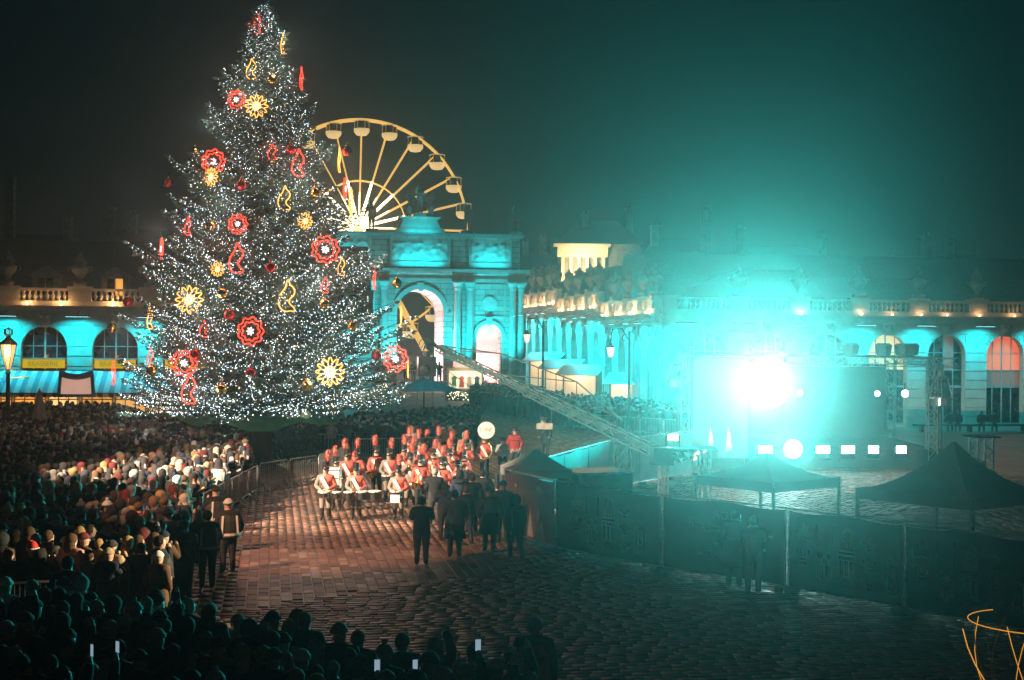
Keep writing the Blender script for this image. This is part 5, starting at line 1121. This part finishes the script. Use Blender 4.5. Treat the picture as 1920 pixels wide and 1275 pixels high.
def sticks(root, a=(-.12,-.38,1.06), b=(.12,-.38,1.06)):
    for s, q in ((-1, a), (1, b)): m = MB(); m.tube([(q[0]+s*.04, q[1]+.06, q[2]+.03), (q[0]-s*.14, q[1]-.26, q[2]-.02)], .012, 6); m.build('drumstick', M['wood'], root)
dm_s = drum_mesh(.2, .2, M['blackgloss']); dm_t = [drum_mesh(.15+.02*k, .22+.02*k, M['blackgloss']) for k in range(4)]; dm_b = drum_mesh(.36, .4, shellw)
F0 = -YAW*0+rad(-6)
o, p = musician(610, 976, 'drum', 0, rad(-8), 'marching musician in red and grey uniform beating a snare drum beside the barriers')
t = instr('snare_drum', 'black snare drum worn by the musician beside the barriers', 'drum', p, rad(-8)); d = ob('drum', dm_s, t, (0,-.42,.92)); d.rotation_euler = (rad(8), 0, 0); sticks(t)
m = MB(); m.tube([(-.15,-.1,1.3),(-.14,-.28,1.0)], .012, 5); m.tube([(.15,-.1,1.3),(.14,-.28,1.0)], .012, 5); m.build('harness', M['chrome'], t)
o, p = musician(667, 976, 'drum', 0, rad(-4), 'marching musician in red and grey uniform playing a wide set of tenor drums')
t = instr('tenor_drums', 'row of black tenor drums carried by the front musician', 'drums', p, rad(-4))
for k, x in enumerate((-.62, -.22, .2, .62)): ob('drum', dm_t[(0, 1, 2, 3)[k]], t, (x, -.48+.08*abs(x), .88))
sticks(t); m = MB(); m.bar((-.62,-.3,.95), (.62,-.3,.95), .03); m.tube([(-.15,-.1,1.35),(-.15,-.3,.95)], .014, 5); m.tube([(.15,-.1,1.35),(.15,-.3,.95)], .014, 5); m.build('harness', M['chrome'], t)
o, p = musician(746, 976, 'drum', 0, rad(-14), 'marching musician in red and grey uniform drumming beside the photographer silhouettes')
t = instr('snare_drum', 'snare drum with white sheet worn beside the photographers', 'drum', p, rad(-14)); d = ob('drum', dm_s, t, (0,-.42,.92)); sticks(t); m = MB(); m.box(-.15, .15, -.66, -.65, .66, .92); m.build('sheet', M['white'], t)
o, p = musician(630, 958, 'drum', 0, rad(-10), 'marching musician behind a white bass drum held at the chest')
t = instr('bass_drum', 'white bass drum strapped to the marching musician', 'drum', p, rad(-10)); d = ob('drum', dm_b, t, (0,-.52,1.22)); d.rotation_euler = (0, rad(90), 0); sticks(t, (-.34,-.45,1.25), (.34,-.45,1.25))
def sax(p, rz, label, k=1.0):
    t = instr('saxophone', label, 'saxophone', p, rz, 'saxophones of the band'); m = MB(); pts = [(.0,-.2,1.5),(.02,-.3,1.5),(.0,-.34,1.36),(-.04,-.36,1.1),(-.08,-.36,.88),(-.14,-.42,.8),(-.2,-.5,.86),(-.24,-.54,1.05)]
    m.tube(pts, [.012,.016,.025,.04,.05,.06,.07,.12], 12); m.build('body', M['brass'], t, smooth=True)
    m = MB()
    for i in range(7): z = 1.3-.06*i; m.ball((-.03, -.395, z), .022, 8, 4)
    m.build('keys', M['brass'], t); return t
def trumpet(p, rz, label):
    t = instr('trumpet', label, 'trumpet', p, rz, 'trumpets of the band'); m = MB(); m.tube([(0,-.15,1.6),(0,-.3,1.57),(0,-.55,1.54),(0,-.66,1.53),(0,-.72,1.53)], [.012,.012,.016,.04,.075], 10); m.tube([(0,-.28,1.57),(0,-.25,1.5),(0,-.42,1.48),(0,-.45,1.55)], .012, 6); m.build('body', M['brass'], t, smooth=True)
    m = MB()
    for i in range(3): m.lathe([(.014,1.44),(.014,1.62)], (0,-.32-.045*i,0), 6)
    m.build('valves', M['chrome'], t)
o, p = musician(705, 934, 'sax', 1, rad(-10), 'musician in red jacket and black trousers playing saxophone before the barrier'); sax(p, rad(-10), 'saxophone of the musician in black trousers before the barrier')
o, p = musician(729, 941, 'drum', 0, rad(-14), 'musician in split red and grey uniform drumming beside the saxophone player'); t = instr('snare_drum', 'snare drum beside the lone saxophone player', 'drum', p, rad(-14)); ob('drum', dm_s, t, (0,-.42,.92)); sticks(t)
o, p = musician(769, 952, 'trumpet', 0, rad(-10), 'musician in split uniform with white sash raising a trumpet'); trumpet(p, rad(-10), 'trumpet raised by the musician with the white sash')
rest = [(650, 946, 'drum', 1), (668, 940, 'sax', 1), (757, 931, 'trumpet', 1), (767, 909, 'sax', 1), (788, 958, 'sax', 1), (787, 914, 'drum', 1), (798, 905, 'trumpet', 1), (822, 906, 'drum', 0), (829, 966, 'sax', 1), (849, 915, 'trumpet', 1), (858, 962, 'sax', 1), (812, 934, 'sax', 1), (842, 938, 'trumpet', 1), (874, 916, 'sax', 1), (776, 934, 'drum', 1), (868, 942, 'sax', 1)]
for i, (px, py, po, u) in enumerate(rest):
    a = rad(-6-R_.uniform(0, 20)); what = {'sax': 'playing saxophone', 'trumpet': 'blowing a trumpet', 'drum': 'beating a small drum'}[po]
    o, p = musician(px, py, po, u, a, f"musician in {'red jacket' if u else 'split red and grey uniform'} {what} in the plumed band block")
    if po == 'sax': sax(p, a, 'saxophone played by a red jacketed musician in the band block')
    elif po == 'trumpet': trumpet(p, a, 'trumpet blown by a red jacketed musician in the band block')
    else: t = instr('snare_drum', 'small drum carried by a musician in the band block', 'drum', p, a, 'drums in the band block'); ob('drum', dm_s, t, (0,-.42,.92)); sticks(t)
# sousaphone player
o, p = musician(908, 897, 'sax', 1, rad(-16), 'musician carrying the white sousaphone at the rear of the band')
t = instr('sousaphone', 'brass sousaphone with large white round bell cover at the rear of the band', 'sousaphone', p, rad(-16))
m = MB(); pts = [(.32*math.cos(a)*1.0+.02, -.05+.25*math.sin(a)*.5, 1.2+.36*math.sin(a)) for a in np.linspace(-2.6, 2.6, 18)]; m.tube(pts, [.03+.04*i/17 for i in range(18)], 10); m.tube([pts[-1], (.0,-.0,1.75), (.1,-.05,1.95), (.12,-.3,2.08)], [.07,.09,.14,.22], 12); m.build('tubing', M['brass'], t, smooth=True)
m = MB(); m.lathe([(.01,.06),(.34,.05),(.38,.02),(.37,-.02)], n=28); bl = m.build('bell_cover', mat('bell_white', (.88, .86, .8), .5, var=.04), t, (.12,-.34,2.1)); bl.rotation_euler = (rad(78), 0, 0)
lettering('LUNÉ', .22, M['wood'], t, (.12,-.415,2.06), (rad(78), 0, 0))
# ---------------------------------------------------------------- single figures
BANDC = G(690, 965); STG = Vector((19, 64, 0))
def ind(px, py, pose, coat, head, to, label, scale=1.0, mask=False, face=True):
    p = G(px, py); return person((p.x, p.y), face_to(p, to), pose, coat, head, mask, scale, label=label, face=face), p
AWAY = [(790, 1061, 'phone', ('short', 'dark'), 'dark photographer with raised camera standing before the drummers', 1.03), (852, 1047, 'fold', ('short', 'dark'), 'dark figure in long coat seen from behind beside the photographer', 1.05), (917, 1036, 'pocket', ('beanie', 'charcoal'), 'dark figure in beanie seen from behind near the hoarding corner', 1.03), (966, 1052, 'walk', ('hood', 'black'), 'dark hooded figure closest to the red fir hoarding', 1.0), (884, 1000, 'pocket', ('short', 'brown'), 'dark figure with white armband among the onlookers behind the band', 1.03), (815, 984, 'fold', ('short', 'grey'), 'dark grey haired figure with badge beside the band', 1.02), (943, 962, 'walk', ('short', 'dark'), 'dark figure leaning at the fence corner by the pop-up canopy', 1.0), (1376, 1104, 'pocket', ('short', 'dark'), 'dark silhouette standing before the sponsor hoarding', 1.08), (1412, 1116, 'phone', ('short', 'dark'), 'second dark silhouette beside the one at the sponsor hoarding', 1.05), (862, 985, 'high', ('hood', 'black'), 'dark hooded figure half hidden behind the onlookers', .98), (905, 985, 'pocket', ('short', 'dark'), 'dark short haired figure between the beanie and the fence corner', 1.0), (873, 1024, 'walk', ('short', 'brown'), 'dark figure stepping forward between the long coat and the beanie', .98), (942, 1020, 'fold', ('beanie', 'navy'), 'dark figure in navy beanie between the hooded figure and the fence corner', 1.03), (833, 1012, 'phone', ('long', 'dark'), 'dark long haired figure filming the band beside the photographer', .95)]
SKIRT = MB(); SKIRT.lathe([(.30,.52),(.27,.75),(.245,.98),(.22,1.1)], n=14, sy=.8)
SKIRT.v = [(x*(1+.06*math.sin(5*math.atan2(y, x))), y*(1+.05*math.cos(4*math.atan2(y, x))), z) for x, y, z in SKIRT.v]; SKIRT = SKIRT.mesh('coat_skirt', M['tint'], True)
BAG = MB(); BAG.box(-.16, .16, .17, .36, .98, 1.42); BAG.box(-.12, .12, .36, .42, 1.0, 1.25); BAG = BAG.mesh('backpack', M['black'])
def long_coat(o): s_ = ob('coat_skirt', SKIRT, o); s_.color = o.color
AWO = []
for px, py, po, hd, lb, s in AWAY: AWO.append(ind(px, py, po, R_.choice(['black', 'black', 'charcoal', 'navy']), hd, G(px-60+R_.uniform(-260, 200), 900), lb, s)[0])
for i_ in (1, 2, 4, 7, 9): long_coat(AWO[i_])
for i_ in (3, 6): k_ = thing('backpack', ['black backpack on the hooded figure by the red hoarding', 'black backpack on the figure at the fence corner'][i_ == 6], 'backpack', AWO[i_].location, AWO[i_].rotation_euler.z); ob('bag', BAG, k_)
p = G(790, 1061); r = thing('photo_camera', 'black photo camera held up by the dark photographer', 'camera', (p.x, p.y, 1.45), face_to(p, G(730, 900))); m = MB(); m.box(-.09, .09, -.5, -.4, 0, .12); m.build('body', M['blackgloss'], r); m = MB(); m.lathe([(.045,0),(.05,.16)], n=12); l = m.build('lens', M['blackgloss'], r, (0,-.5,.06)); l.rotation_euler = (rad(90), 0, 0)
ind(965, 882, 'pocket', 'red', ('beanie', 'charcoal'), G(965, 1000), 'person in bright coral jacket and cap beside the hoarding corner', 1.08); ind(942, 892, 'fold', 'silver', ('beanie', 'brown'), G(930, 1000), 'small person in grey jacket and hat next to the coral jacket', .92)
ind(872, 896, 'down', 'beige', ('hood', 'beige'), G(860, 1000), 'person in beige hooded cape at the rear of the band', 1.1); ind(772, 880, 'phone', 'silver', ('hood', 'silver'), G(740, 1000), 'person in pale hooded coat behind the trumpets', 1.08)
o, p = ind(1022, 862, 'lean', 'charcoal', ('short', 'brown'), G(900, 930), 'camera operator with steadicam rig on the open paving', 1.08)
r = thing('steadicam_rig', 'bright steadicam camera rig carried by the operator on open paving', 'camera', (p.x, p.y, 0), -YAW); m = MB(); m.box(-.45, .35, -.4, -.1, 1.55, 1.85); m.lathe([(.14,0),(.16,.35)], (-.1,-.3,1.8), 10); m.build('camera', mat('rig_pale', (.6,.56,.48), .5), r); m = MB(); m.tube([(.1,-.35,1.6),(-.35,-.4,1.2),(-.2,-.35,.95)], .04, 8); m.tube([(.3,-.2,1.85),(.3,-.2,2.5)], .012, 5); m.build('arm', M['chrome'], r)
YL = [(591, 843, 'mustard', ('beanie', 'white'), 'person in mustard jacket with white trousers at the barrier under the tree'), (614, 846, 'mustard', ('short', 'dark'), 'person in long yellow coat at the barrier under the tree'), (634, 846, 'burgundy', ('pom', 'white'), 'person in burgundy coat with white bobble hat at the barrier'), (288, 846, 'pink', ('pom', 'pink'), 'person in pale pink puffer coat at the barrier under the tree'), (695, 842, 'navy', ('beanie', 'beige'), 'person in navy coat with beige hat at the barrier behind the band'), (716, 846, 'charcoal', ('short', 'dark'), 'person in charcoal coat at the barrier behind the saxophone player')]
for px, py, c_, h_, lb in YL: ind(px, py, 'fold', c_, h_, G(px, 1100), lb, 1.04, True)
# stewards with reflective vests
refl = mat('reflective_tape', (.85, .88, .85), .4, var=.05); vestm = mat('vest_dark', (.03, .035, .035), .8)
def vest(o, band=True, txt=None):
    v = ob('vest', None, o); 
    q = MB(); q.lathe([(.285,.88),(.29,1.0),(.29,1.28),(.24,1.42)], n=16, sy=.76); q.build('vest_cloth', vestm, v)
    q = MB(); q.lathe([(.302,.93),(.302,.99)], n=16, sy=.77); 
    for s in (-1, 1): q.add([(s*.17,.228,.98),(s*.22,.222,.98),(s*.19,.205,1.42),(s*.14,.21,1.42)], [(0,1,2,3)]); q.add([(s*.17,-.228,.98),(s*.22,-.222,.98),(s*.19,-.205,1.42),(s*.14,-.21,1.42)], [(0,1,2,3)])
    q.build('reflective_band', refl, v)
    if txt: lettering(txt, .075, M['white'], v, (0,.228,1.2), (rad(90), 0, rad(180)))
for px, py, lb, tx, to in [(427, 1075, 'steward in dark coat with reflective vest standing on the paving edge', None, (-6, 60)), (388, 1105, 'steward in reflective vest at the corner of the crowd by the paving', None, (-8, 60)), (404, 1040, 'steward in beanie and reflective vest among the lit spectators', None, (-10, 60)), (125, 1232, 'security steward in reflective vest with back lettering before the dark barrier', 'SECURITE', (-6, 60)), (298, 1175, 'steward in reflective vest bending among the dark crowd', None, (20, 40))]:
    o, p = ind(px, py, {427: 'pocket', 388: 'fold', 404: 'phone'}.get(px, 'down'), 'black', ('beanie' if px in (404, 427) else 'short', 'silver' if px == 427 else 'dark'), to, lb, 1.05, face=False); vest(o, txt=tx)
o, p = ind(150, 1278, 'lean', 'silver', ('hood', 'silver'), (8, 40), 'person in pale quilted hooded jacket leaning forward past the dark barrier', 1.02)
o, p = ind(1000, 1396, 'down', 'black', ('short', 'grey'), (12, 40), 'steward in orange waistcoat standing alone on the dark paving', 1.06)
q = MB(); q.lathe([(.27,.8),(.285,1.0),(.285,1.28),(.235,1.42)], n=16, sy=.76); q.build('orange_waistcoat', mat('orange_vest', (.6, .1, .03), .7), o)
# people on the platform and on the bench
for k, x in enumerate((-1.8, -1.1, -.4, .5, 1.2)):
    q = pf.matrix_basis @ Vector((x, -.9+.3*(k % 2), 2.2)); person(q, face_to(q, (0, 0)), ('fold', 'phone', 'down')[k % 3], ('black', 'navy', 'charcoal')[k % 3], ('short', 'dark'), where='behind the railing of the raised platform', group='people on the platform')
for k, px in enumerate((1783, 1797, 1842, 1866)):
    q = GD(px, 97.3); person((q.x, q.y, -.36), face_to(q, (0, 0)), 'sit', 'black', ('short', 'dark'), where='sitting on the long bench before the pavilion', group='people on the bench')
# ---------------------------------------------------------------- crowds
def inside(poly, x, y):
    c = False; n = len(poly)
    for i in range(n):
        x1, y1 = poly[i]; x2, y2 = poly[(i+1) % n]
        if (y1 > y) != (y2 > y) and x < (x2-x1)*(y-y1)/(y2-y1)+x1: c = not c
    return c
def scatter(pts, sp, jit=.42, dens=1.0):
    P = [(G(a, b).x, G(a, b).y) for a, b in pts]; xs = [p[0] for p in P]; ys = [p[1] for p in P]; out = []
    y = min(ys); row = 0
    while y < max(ys):
        x = min(xs)+(row % 2)*sp/2
        while x < max(xs):
            qx, qy = x+NR.uniform(-jit, jit)*sp, y+NR.uniform(-jit, jit)*sp
            if NR.random() < dens and inside(P, qx, qy): out.append((qx, qy))
            x += sp
        y += sp*.86; row += 1
    return out
ZONES = [('front', [(-60, 1280), (180, 1282), (300, 1300), (440, 1330), (640, 1370), (820, 1425), (1010, 1480), (1010, 1560), (-60, 1560)], .62, (5, 45), 'before the open paving'),
         ('main', [(-60, 868), (210, 868), (330, 868), (455, 872), (480, 921), (372, 993), (345, 1060), (350, 1130), (300, 1185), (-60, 1185)], .62, (12, 52), 'facing the band'),
         ('cafe', [(-80, 806), (215, 806), (300, 838), (215, 850), (240, 862), (-80, 862)], .6, (12, 52), 'in the crowd before the cafe'),
         ('tree', [(240, 838), (482, 838), (482, 847), (240, 845)], .5, (6, 30), 'behind the barrier under the tree'),
         ('mid', [(542, 838), (650, 838), (860, 830), (885, 800), (770, 790), (700, 812), (542, 826), (542, 848), (652, 852), (860, 856)], .58, (6, 30), 'behind the barrier facing the band'),
         ('street', [(882, 765), (960, 780), (1070, 803), (1290, 818), (1290, 800), (1200, 790), (1110, 772), (1060, 764), (960, 758), (890, 752)], .62, (10, 50), 'in the street crowd')]
near = []; far = []
for z, poly, sp, to, wh in ZONES:
    if z == 'mid': poly = [(542, 836), (650, 836), (760, 824), (870, 810), (895, 800), (890, 845), (860, 855), (652, 851), (542, 848)]
    for q in scatter(poly, sp, dens=.92): near.append((z, q, to, wh))
near.sort(key=lambda t: math.hypot(*t[1]))
BUDGET = 292-NPERS[0]
solo_c = [t for t in near if t[0] in ('front', 'main')][:BUDGET]; ids = {id(t) for t in solo_c}; far = [t for t in near if id(t) not in ids]
print('people', NPERS[0], 'budget', BUDGET, 'mass', len(far))
PH = []
for z, q, to, wh in solo_c:
    po = R_.choices(['down', 'pocket', 'phone', 'high', 'fold'], [3, 3, 2.2, .7, 1.5])[0]; co = R_.choices(list(COATS), [7, 5, 5, 1.2, 1.2, 1.5, .6, .4, .4, .15, 0, .2])[0]
    hk = R_.choices(['short', 'long', 'beanie', 'pom', 'hood', 'santa'], [3, 2, 2.6, .5, 1.2, .25])[0]; hc = R_.choice(['dark', 'brown', 'blond', 'grey', 'brown']) if hk in ('short', 'long') else R_.choice(['charcoal', 'navy', 'silver', 'burgundy', 'black', 'beige', 'white']); 
    if hk == 'hood': hc = co
    do = {'down': 'standing', 'pocket': 'pocketed hands', 'phone': 'filming', 'high': 'arm raised', 'fold': 'arms folded'}[po]
    rz = face_to(q, to)+R_.gauss(0, .3); s = R_.choice([.94, .97, 1.0, 1.02, 1.04, .9])
    o = person(q, rz, po, co, (hk, hc), R_.random() < .45, s, where=wh, doing=do, group='spectators '+wh)
    if R_.random() < .22: long_coat(o)
    if po in ('phone', 'high') and R_.random() < .6: PH.append((q, rz, s, po, wh))
phm = MB(); phm.box(-.04, .04, -.006, .006, -.08, .08); ph_body = phm.mesh('case', M['blackgloss']); phm = MB(); phm.box(-.036, .036, .0065, .009, -.074, .074); ph_scr = phm.mesh('screen', emat('phone_screen', (.55, .8, 1.0), .4, False))
for q, rz, s, po, wh in PH[:7]:
    l = Vector((0, -.41, 1.56)) if po == 'phone' else Vector((-.2, -.29, 1.98)); w = Matrix.Rotation(rz, 3, 'Z') @ (l*s)
    r = thing('phone', f"glowing phone held up {wh}", 'phone', (q[0]+w.x, q[1]+w.y, w.z), rz, 'phones '+wh); ob('case', ph_body, r); ob('screen', ph_scr, r)
# the packed rest of the crowd: far heads and shoulders that read as one mass
def crowd_mass(name, items, label):
    n = 8; prof = [(.13,.0,3),(.16,.06,3),(.15,.5,2),(.19,.8,2),(.25,.86,1),(.245,1.1,1),(.27,1.3,1),(.25,1.42,1),(.13,1.49,1),(.075,1.53,0),(.085,1.57,0),(.105,1.63,0),(.112,1.69,4),(.1,1.75,4),(.055,1.79,4),(.01,1.81,4)]
    A = np.arange(n)*2*math.pi/n; base = []; 
    for r, z, k in prof: base += [(r*math.cos(a)*(1.0 if z > 1.5 or z < .8 else 1.12), r*math.sin(a)*(1.12 if z > 1.5 else .78), z) for a in A]
    base = np.array(base); fs = []; fk = []; fc = []
    for i in range(len(prof)-1):
        for k in range(n): fs.append((i*n+k, i*n+(k+1) % n, (i+1)*n+(k+1) % n, (i+1)*n+k)); fk.append(prof[i+1][2]); fc.append((i, k))
    # arms: two short bent bars
    arm = MB(); 
    for s in (-1, 1): arm.tube([(s*.25,0,1.38),(s*.33,.0,1.15),(s*.18,-.26,1.12 if s > 0 else 1.3)], [.08,.07,.055], 5)
    na = len(base); base = np.vstack([base, np.array(arm.v)]); quads = [f for f in arm.f if len(f) == 4]
    for f in quads: fs.append(tuple(i+na for i in f)); fk.append(1); fc.append((-1, 0))
    fs = np.array(fs); nf = len(fs); VV = []; QQ = []; CC = []
    for j, (z, q, to, wh) in enumerate(items):
        rz = face_to(q, to)+NR.normal()*.35; s = NR.uniform(.9, 1.06); c, sn = math.cos(rz), math.sin(rz); b = base*s; hz_ = b[:, 2] > 1.6*s; b[hz_, :2] *= NR.uniform(.95, 1.22); b[b[:, 2] > 1.7*s, 2] += NR.choice([0, 0, .02, .05]); nk_ = (b[:, 2] > 1.48*s) & (b[:, 2] < 1.6*s); b[nk_, :2] *= NR.choice([1, 1, 1.3, 1.7]); b[:, 0] += b[:, 2]*NR.normal()*.035; b[:, 1] += b[:, 2]*NR.normal()*.03
        if NR.random() < .06: b[na+10:na+15, 2] += .42; b[na+5:na+10, 2] += .25; b[na:na+15, 1] -= .06
        x = b[:, 0]*c-b[:, 1]*sn+q[0]; y = b[:, 0]*sn+b[:, 1]*c+q[1]
        VV.append(np.stack([x, y, b[:, 2]], 1)); QQ.append(fs+j*len(base))
        coat = np.array(COATS[R_.choices(list(COATS), [6, 5, 5, 1.2, 1.2, 1.5, .8, .7, .5, .15, .2, .25])[0]]); hair = np.array(R_.choice([(.02,.015,.012), (.09,.05,.025), (.3,.2,.09), (.04,.04,.05), (.03,.03,.03), (.12,.02,.02), (.04,.045,.06), (.02,.02,.02), (.4,.38,.33), (.12,.07,.04)])); skin = np.array((.5,.32,.24)); mask = NR.random() < .6; hood = NR.random() < .15
        cl = np.zeros((nf, 3))
        for i, k in enumerate(fk):
            col = skin if k == 0 else coat if k == 1 else np.array((.03,.03,.04)) if k == 2 else np.array((.02,.02,.02)) if k == 3 else hair
            if k == 0:
                ang = (fc[i][1]+.5)*2*math.pi/n; front = math.sin(ang) < -.3
                if not front: col = coat if hood else hair
                elif mask and fc[i][0] in (9, 10): col = np.array((.75,.78,.8))
            if k == 4 and hood: col = coat
            cl[i] = col
        CC.append(cl)
    me = npmesh(name, np.vstack(VV), np.vstack(QQ), M['mass']); at = me.attributes.new('tint', 'FLOAT_COLOR', 'FACE'); cc = np.vstack(CC); at.data.foreach_set('color', np.concatenate([cc, np.ones((len(cc), 1))], 1).astype(np.float32).ravel())
    me.polygons.foreach_set('use_smooth', [True]*len(me.polygons)); o = ob(name, me); tag(o, label, 'crowd', None, 'stuff'); return o
crowd_mass('distant_crowd', far, 'dense mass of spectators in dark winter clothes filling the far square')
# statues on the arch and houses, carved figures
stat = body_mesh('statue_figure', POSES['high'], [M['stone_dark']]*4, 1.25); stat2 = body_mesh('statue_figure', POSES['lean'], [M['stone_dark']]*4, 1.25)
def statue(loc, sc, rz, label, me=None):
    o = thing('statue', label, 'statue', loc, rz); q = MB(); q.box(-.4, .4, -.4, .4, 0, .25); q.build('base', M['stone_dark'], o); s = ob('figure', me or stat, o, (0, 0, .22)); return o
for x, z, k, lb in ((16.75, 20.1, 1.7, 'dark winged statue group crowning the triumphal arch'), (22.3, 18.2, 1.7, 'dark statue standing on the arch attic beside the gap'), (28.0, 18.2, 1.6, 'dark statue on the outer end of the arch attic'), (11.2, 18.2, 1.7, 'dark statue on the arch attic near the ferris wheel hub')):
    o = statue((x, 163.4, z), 1, 0, lb); o.scale = (k, k, k)
    if z > 20:
        for s in (-1, 1): q = MB(); q.plate([(s*.15, 1.2), (s*.9, 1.75), (s*1.05, 1.3), (s*.7, .9)], .05, .15); q.build('wing', M['stone_dark'], o)
        for s in (-1, 1): f = ob('figure', stat2, o, (s*.75, 0, -.35)); f.scale = (.8, .8, .8)
# ================================================================ the event's own lighting, plus an added paving fill
sp = AT(1445, 735, 65.4)
lamp('stage_key', 'SPOT', sp, 96000, (.001, 1.0, .96), sp+Vector((-.62, -.66, .52))*20, .35, 82, .6)
lamp('stage_beam', 'SPOT', sp, 27000, (.6, 1.0, .95), (-2, 0, 9), .3, 11.5, 1.0)
lamp('stage_side', 'POINT', sp+Vector((0, -.5, 0)), 450, (.02, 1.0, .9), size=.4)
lamp('stage_low', 'SPOT', AT(1487, 842, 64.8), 8000, (.15, 1.0, .92), (-3, 0, 8), .3, 12, 1.0)
lamp('band_backlight', 'SPOT', AT(1316, 668, 69), 190000, (1.0, .74, .45), G(790, 948), .1, 11, .35)
lamp('follow_spot', 'SPOT', (-16, 36, 12), 125000, (1.0, .70, .48), (6.2, 54.5, 1.0), .12, 38, .45)
lamp('paving_fill', 'SPOT', (-12, 26, 14), 42000, (1.0, .46, .25), G(640, 1020, 0), .2, 24, .9)  # added warm fill to brighten the paving, no fixture of its own
lamp('crowd_spot', 'SPOT', (30, 30, 10.5), 150000, (1.0, .74, .42), G(285, 1030, 1.6), .1, 8, .7)
# ================================================================ stage haze
def haze():
    mb = MB(); mb.box(-75, 90, -6, 262, -1, 44)
    m = bpy.data.materials.new('haze'); m.use_nodes = True; t = m.node_tree; t.nodes.remove(t.nodes['Principled BSDF'])
    v = t.nodes.new('ShaderNodeVolumePrincipled'); v.inputs['Density'].default_value = HAZE_DENSITY; v.inputs['Color'].default_value = (.9, .95, .95, 1); v.inputs['Anisotropy'].default_value = .92
    t.links.new(v.outputs[0], t.nodes['Material Output'].inputs['Volume'])
    o = mb.build('haze', m); o['kind'] = 'stuff'; o['label'] = 'thin pale smoke haze hanging over the whole square'; o['category'] = 'haze'
HAZE_DENSITY = .0013
haze()
